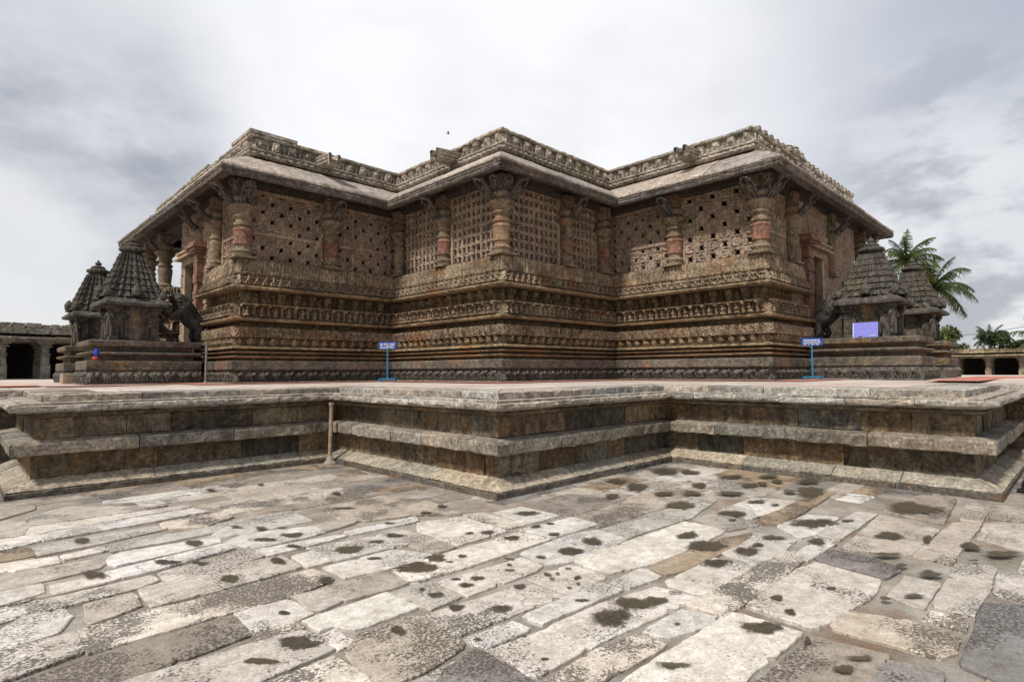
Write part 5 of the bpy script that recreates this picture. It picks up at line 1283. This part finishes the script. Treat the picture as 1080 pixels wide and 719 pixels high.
# lilac board leaning on the shrine wall
lb = empty('notice_board', (10.78, -1.8, 2.44), label='pale lilac-blue board leaning upright on the base of the right shrine', cat='board')
m = MB()
m.add([(10.80, -1.52, 2.445), (10.80, -2.08, 2.445), (10.86, -2.08, 2.82), (10.86, -1.52, 2.82), (10.82, -1.52, 2.445), (10.82, -2.08, 2.445), (10.88, -2.08, 2.82), (10.88, -1.52, 2.82)],
      [(0, 3, 2, 1), (4, 5, 6, 7), (0, 1, 5, 4), (2, 3, 7, 6), (0, 4, 7, 3), (1, 2, 6, 5)])
m.build('panel', M['lilac'], lb)
m = MB()
for a in ((-1.535, -1.555, 2.447, 2.815), ): m.add([(10.797, a[0], a[2]), (10.797, a[1], a[2]), (10.857, a[1], a[3]), (10.857, a[0], a[3])], [(0, 3, 2, 1)])
for k in range(7): m.add([(10.803, -1.9 - k * 0.02, 2.48), (10.803, -1.912 - k * 0.02, 2.48), (10.806, -1.912 - k * 0.02, 2.505), (10.806, -1.9 - k * 0.02, 2.505)], [(0, 3, 2, 1)])
m.build('lettering', M['whitepaint'], lb)

m = MB(); m.tube([(-0.42, 4.02, 0.03), (-0.40, 4.04, 0.5), (-0.36, 4.09, 1.09)], 0.035, 12)
m.tube([(-0.36, 4.09, 1.05), (-0.36, 4.09, 1.1)], 0.048, 12)
pr = m.build('drain_pipe', M['rust'], label='rusty brown drain pipe leaning in the inner left corner of the platform wall', cat='pipe')
m = MB(); m.lathe([(0.13, -0.02), (0.12, 0.02), (0.07, 0.06), (0.05, 0.12), (0.036, 0.14)], 14, (-0.42, 4.02, 0.0))
m.build('mortar_collar', M['mortar'], pr)
m = MB(); m.tube([(-0.85, 9.7, 1.41), (-0.84, 9.7, 2.4)], 0.03, 8); m.lathe([(0.07, 0), (0.06, 0.03), (0.03, 0.05)], 10, (-0.85, 9.7, 1.4))
m.build('thin_post', M['steel'], label='thin grey post standing where the left shrine base meets the temple', cat='post')
# red matting laid round the temple
mm = Path([(-9, 10.35), (-3.9, 10.35)] + [(-3.9, 9.0), (-0.655, 9.0)][:0] + [(-0.655, 10.35)][:0] + [TL2][:0])
rm = MB()
mp = Path([(-0.655, 10.0)] + core + [(10.4, -0.544)])
relief_band(rm, mp, [(0.28, 1.414), (0.95, 1.414)], ds=0.3, rough=0)
rm.box(-9.5, -4.0, 9.4, 10.9, 1.409, 1.414)
rm.box(-4.0, -0.9, 9.0, 9.75, 1.409, 1.4135)
rm.box(8.9, 13.5, -4.2, -3.3, 1.409, 1.414); rm.box(13.52, 18, -5.4, -3.2, 1.409, 1.415)
rm.build('red_mat', M['mat'], label='faded red walking mat laid on the platform around the temple base', cat='mat')

# black plastic scraps at the far right
m = MB()
for k in range(9):
    cx, cy = 5.05 + rnd.uniform(-0.12, 0.5), -5.15 + rnd.uniform(-0.3, 0.15)
    G = np.array([[(cx + (i - 3) * 0.04 + rnd.uniform(-0.012, 0.012), cy + (j - 3) * 0.035 + rnd.uniform(-0.012, 0.012), 0.01 + abs(rnd.gauss(0, 0.03)) * (1 if 0 < i < 6 and 0 < j < 6 else 0.2)) for i in range(7)] for j in range(7)])
    m.grid(G)
tag(m.build('plastic_sheet', M['blackcloth']), 'crumpled black plastic on the ground at the right corner of the platform', 'plastic sheet')

# ================================================================== small cloth bundle on the shrine ledge
cb_ = empty('cloth_bundle', (-3.05, 10.2, 1.97), label='small blue and red cloth bundle tucked on the ledge of the near left shrine', cat='cloth')
def lump(c, r, h, ph):
    G = []
    for j in range(9):
        v = j / 8; rr = r * math.sin(PI * (0.08 + 0.86 * v)) ** 0.7
        G.append([(c[0] + rr * (1 + 0.18 * math.sin(5 * t + ph + 3 * v)) * math.cos(t), c[1] + rr * (1 + 0.18 * math.sin(5 * t + ph + 3 * v)) * math.sin(t), c[2] + h * v) for t in [2 * PI * k / 20 for k in range(20)]])
    return np.array(G)
m = MB(); m.grid(lump((-3.0, 10.24, 2.03), 0.05, 0.2, 1), closed=True); m.build('blue_cloth', M['bluecloth'], cb_, smooth=True)
m = MB(); m.grid(lump((-3.03, 10.21, 1.965), 0.055, 0.08, 2), closed=True); m.build('red_cloth', M['redcloth'], cb_, smooth=True)

# ================================================================== COLONNADES
def col_mesh(h):
    mb = MB()
    mb.box(-0.21, 0.21, -0.21, 0.21, 0, 0.7); mb.lathe([(0.2, 0.7), (0.25, 0.75), (0.2, 0.8), (0.19, 1.2), (0.22, 1.25), (0.2, 1.3)], 12)
    mb.box(-0.22, 0.22, -0.22, 0.22, 1.3, 1.34); mb.lathe([(0.17, 1.34), (0.18, h - 0.28), (0.2, h - 0.26)], 12)
    mb.box(-0.27, 0.27, -0.27, 0.27, h - 0.26, h - 0.2); mb.box(-0.2, 0.2, -0.2, 0.2, h - 0.2, h - 0.1); mb.box(-0.34, 0.34, -0.26, 0.26, h - 0.1, h)
    return mb.mesh('column')
def colonnade(loc, rz, n0, n1, sp, zf, h, roofs, mat, lab, dark=True, deep=5.0):
    """local: runs along +X, looks to -Y"""
    root = empty('colonnade', (0, 0, 0))
    x0, x1 = n0 * sp - 1.0, n1 * sp + 1.0
    b = MB(); b.box(x0, x1, -0.6, deep, zf - 0.22, zf); b.box(x0, x1, -0.45, deep, 0, zf - 0.224); b.build('plinth', mat, root)
    cm = col_mesh(h); cm.materials.append(mat)
    for row in range(2):
        for k in range(n0, n1 + 1):
            c = bpy.data.objects.new('column', cm); COL.objects.link(c); c.parent = root
            c.location = (k * sp, row * 2.2, zf)
    zt = zf + h
    b = MB(); b.box(x0, x1, -0.25, 0.25, zt, zt + 0.28); b.box(x0, x1, 1.95, 2.45, zt, zt + 0.28); b.build('beam', mat, root)
    e = MB()
    x = x0
    while x < x1:
        w = rnd.uniform(1.2, 2.2); w = min(w, x1 - x)
        dz = rnd.uniform(-0.012, 0.012)
        v = [(x + 0.01, -1.0, zt + 0.14 + dz), (x + w - 0.01, -1.0, zt + 0.14 + dz), (x + w - 0.01, deep, zt + 0.29 + dz), (x + 0.01, deep, zt + 0.29 + dz)]
        v += [(a, b_, c + (0.12 if b_ < 0 else 0.15)) for a, b_, c in v]
        e.add(v, [(0, 3, 2, 1), (4, 5, 6, 7), (0, 1, 5, 4), (1, 2, 6, 5), (2, 3, 7, 6), (3, 0, 4, 7)], (1 + rnd.uniform(-0.1, 0.1),) * 3)
        x += w
    e.build('eave', mat, root)
    p = MB(); x = x0
    while x < x1:
        w = rnd.uniform(0.25, 0.8); w = min(w, x1 - x); hh = roofs * rnd.uniform(0.75, 1.08)
        f = rnd.uniform(0.6, 1.25)
        p.box(x, x + w - 0.01, -0.35 + rnd.uniform(-0.05, 0.05), 1.0, zt + 0.44, zt + 0.44 + hh * 0.55, (f, f, f * 0.95), jit=0.02)
        p.box(x + rnd.uniform(0, 0.1), x + w - 0.01, -0.3, 1.0, zt + 0.44 + hh * 0.56, zt + 0.44 + hh, (f * 0.9, f * 0.9, f * 0.85), jit=0.03)
        x += w
    p.box(x0, x1, 1.0, deep, zt + 0.4, zt + 0.44 + roofs * 0.7)
    p.build('parapet', mat, root)
    w = MB(); w.box(x0, x1, deep - 0.2, deep, zf, zt + 0.3); w.box(x0, x0 + 0.2, 2.6, deep, zf, zt + 0.3); w.box(x1 - 0.2, x1, 2.6, deep, zf, zt + 0.3); w.build('back_wall', M['inside'], root)
    root.location = loc; root.rotation_euler = (0, 0, rz)
    tag(root, lab, 'colonnade')
    return root
colonnade((-5.25, 34.0, 0), R(3), -4, 4, 1.78, 1.42, 1.95, 0.62, M['mandapadark'], 'dark stone pillared gallery far left behind the shrines')
colonnade((60.0, 0.8, 0), R(-90), -2, 3, 2.22, 0.85, 1.75, 0.42, M['mandapa'], 'tan stone pillared gallery far right beneath the palms')

# ================================================================== TREES
def frond(mb, base, ang, el, L, droop, rng, col):
    pts = []; n = 12
    d = Vector((math.cos(ang) * math.cos(el), math.sin(ang) * math.cos(el), math.sin(el)))
    p = Vector(base); v = d * (L / n)
    for i in range(n + 1):
        pts.append(p.copy()); p = p + v
        v = v + Vector((0, 0, -droop * L / n * (0.05 + 0.16 * i / n)))
        v = v.normalized() * (L / n)
    mb.tube(pts, [0.04 * (1 - i / n) + 0.008 for i in range(n + 1)], 5, col)
    side = Vector((-math.sin(ang), math.cos(ang), 0))
    V = []; F = []
    for i in range(1, n * 5):
        t = i / (n * 5); k = int(t * n); a = pts[k].lerp(pts[min(k + 1, n)], t * n - k)
        tg = (pts[min(k + 1, n)] - pts[max(k, 0)]).normalized()
        ll = 0.75 * math.sin(PI * min(1, t * 0.9 + 0.12)) ** 0.6 * (L / 3.4)
        for s in (-1, 1):
            q = a + side * s * ll * 0.75 + tg * ll * 0.45 + Vector((0, 0, -ll * rng.uniform(0.2, 1.25)))
            w = tg * 0.03 * (L / 3.4) * 1.3 * rng.uniform(0.5, 1.5)
            b = len(V); V += [a - w, a + w, q + w * 0.2, q - w * 0.2]; F.append((b, b + 1, b + 2, b + 3))
    f = rng.uniform(0.7, 1.35); mb.add(V, F, (f * col[0], f * col[1], f * col[2]))
def palm(x, y, h, L, seed, lab, z0=0.0, n=22):
    rng = random.Random(seed)
    root = empty('coconut_palm', (x, y, z0), label=lab, cat='palm', group='coconut palms behind the temple')
    t = MB(); lx, ly = rng.uniform(-0.6, 0.6), rng.uniform(-0.6, 0.6)
    pts = [(x + lx * (1 - (i / 8)) ** 2, y + ly * (1 - (i / 8)) ** 2, z0 + h * i / 8) for i in range(9)]
    t.tube(pts, [0.24 - 0.1 * i / 8 for i in range(9)], 10); t.build('trunk', M['bark'], root)
    c = MB()
    for k in range(n):
        ang = k * 2.4 + rng.uniform(-0.2, 0.2); u = k / n
        el = R(80 - 105 * u ** 0.9 + rng.uniform(-8, 8))
        frond(c, (x, y, z0 + h), ang, el, L * rng.uniform(0.8, 1.1), 1.0 + 0.5 * u, rng, (1, 1, 1) if u < 0.8 else (1.5, 1.2, 0.8))
    for k in range(7):
        a = k * 0.9; c.lathe([(0, -0.14), (0.12, -0.05), (0.13, 0.05), (0, 0.14)], 8, (x + 0.25 * math.cos(a), y + 0.25 * math.sin(a), z0 + h - 0.2), (0.8, 0.9, 0.5))
    c.build('crown', M['palm'], root)
palm(45.0, 3.7, 9.7, 2.7, 3, 'coconut palm whose crown shows between the temple eave and the two right shrines')
palm(50.0, 2.9, 8.1, 3.4, 8, 'coconut palm with drooping yellow-tinged fronds just right of the farthest right shrine')
palm(84.0, 2.9, 5.2, 2.2, 11, 'small palm in the middle of the trees above the right gallery', n=18)
palm(84.0, -1.6, 5.0, 3.2, 12, 'palm at the right edge of the picture above the gallery', n=18)
def tree(x, y, h, r, seed, lab, mat, dens=900, ls=0.16):
    rng = random.Random(seed)
    root = empty('tree', (x, y, 0), label=lab, cat='tree', group='leafy trees beyond the right gallery')
    t = MB(); t.tube([(x, y, 0), (x + 0.1, y, h * 0.35), (x, y + 0.1, h * 0.6)], [0.28, 0.2, 0.12], 8)
    cl = []
    for k in range(9):
        a = rng.uniform(0, 2 * PI); rr = r * rng.uniform(0.2, 0.8); c = Vector((x + rr * math.cos(a), y + rr * math.sin(a), h * rng.uniform(0.62, 0.95)))
        cl.append((c, r * rng.uniform(0.28, 0.5))); t.tube([(x, y, h * 0.4), tuple((Vector((x, y, h * 0.5)) + c) / 2), tuple(c)], [0.1, 0.06, 0.03], 6)
    t.build('trunk', M['bark'], root)
    m = MB(); V = []; F = []; C = []
    for c, cr in cl:
        f = rng.uniform(0.65, 1.35)
        for k in range(dens // 9):
            d = Vector((rng.gauss(0, 1), rng.gauss(0, 1), rng.gauss(0, 0.8))).normalized() * cr * rng.uniform(0.5, 1.1)
            p = c + d; n1 = Vector((rng.gauss(0, 1), rng.gauss(0, 1), rng.gauss(0, 1))).normalized(); n2 = n1.orthogonal().normalized(); n3 = n1.cross(n2)
            b = len(V); s = ls * rng.uniform(0.6, 1.4)
            V += [p - n2 * s, p + n3 * s * 0.6, p + n2 * s, p - n3 * s * 0.6]; F.append((b, b + 1, b + 2, b + 3))
            g = f * rng.uniform(0.8, 1.2); C += [(g, g, g, 1)] * 4
    m.addc(V, F, C); m.build('crown', mat, root)
tree(80, 5.9, 6.4, 1.9, 21, 'pale green leafy tree next to the last right shrine, flowering twigs at its top', M['leaf'], 2600, 0.15)
tree(83, 2.2, 5.9, 1.7, 22, 'dark green bushy tree behind the middle of the right gallery', M['leafdark'], 2400, 0.15)
tree(86, 0.6, 5.2, 1.5, 23, 'low dark tree right of the middle palm above the gallery', M['leafdark'], 1800, 0.15)
tree(86, -1.4, 5.0, 1.4, 24, 'low dark tree at the right edge below the last palm', M['leafdark'], 1800, 0.15)
m = MB(); m.box(90, 94, -0.6, 2.2, 0, 4.6); o_ = m.mesh('w'); 
hb = empty('white_house', (92, 0.8, 0), label='small white building glimpsed between the trees above the right gallery', cat='house')
link('wall', o_, M['white'], hb)
m = MB(); m.add([(89.8, -0.9, 4.6), (94.2, -0.9, 4.6), (94.2, 2.5, 4.6), (89.8, 2.5, 4.6), (92, 0.8, 5.25)], [(0, 1, 4), (1, 2, 4), (2, 3, 4), (3, 0, 4), (0, 3, 2, 1)]); m.build('roof', M['white'], hb)
# cable
m = MB(); m.tube([(70, 4.4, 5.15), (70, 2.0, 5.25), (70, -1.0, 5.75), (70, -4.0, 6.4)], 0.025, 6)
m.build('cable', M['wire'], label='thin dark cable crossing the sky above the right gallery', cat='cable')
# bird
m = MB(); bx, by, bz = 31.15, 40.7, 26.6
me = skin_mesh('bird', [(0, 0, 0), (0.12, 0, 0.01), (-0.14, 0, 0), (-0.26, 0, 0.0)], [(0, 1), (0, 2), (2, 3)], [0.06, 0.04, 0.045, 0.02], 1)
v, f = mesh_of(me); m.add(v, f)
for s in (-1, 1):
    m.add([(0.06, 0, 0.02), (-0.08, 0, 0.02), (-0.1, s * 0.2, 0.12), (0.05, s * 0.2, 0.13), (-0.09, s * 0.42, 0.07), (-0.03, s * 0.44, 0.07), (0.0, 0.0, 0.035), (-0.02, s * 0.2, 0.145)],
          [(0, 1, 2, 3), (3, 2, 4, 5), (0, 6, 7, 3), (6, 1, 2, 7), (3, 7, 5), (7, 2, 4, 5)])
bo = m.mesh('bird'); bo.transform(Matrix.Rotation(R(-45), 4, 'Z'))
b = link('bird', bo, M['bird'], None, label='small dark bird flying high above the middle of the temple', cat='bird'); b.location = (bx, by, bz)

for me in list(bpy.data.meshes):
    if me.users == 0: bpy.data.meshes.remove(me)
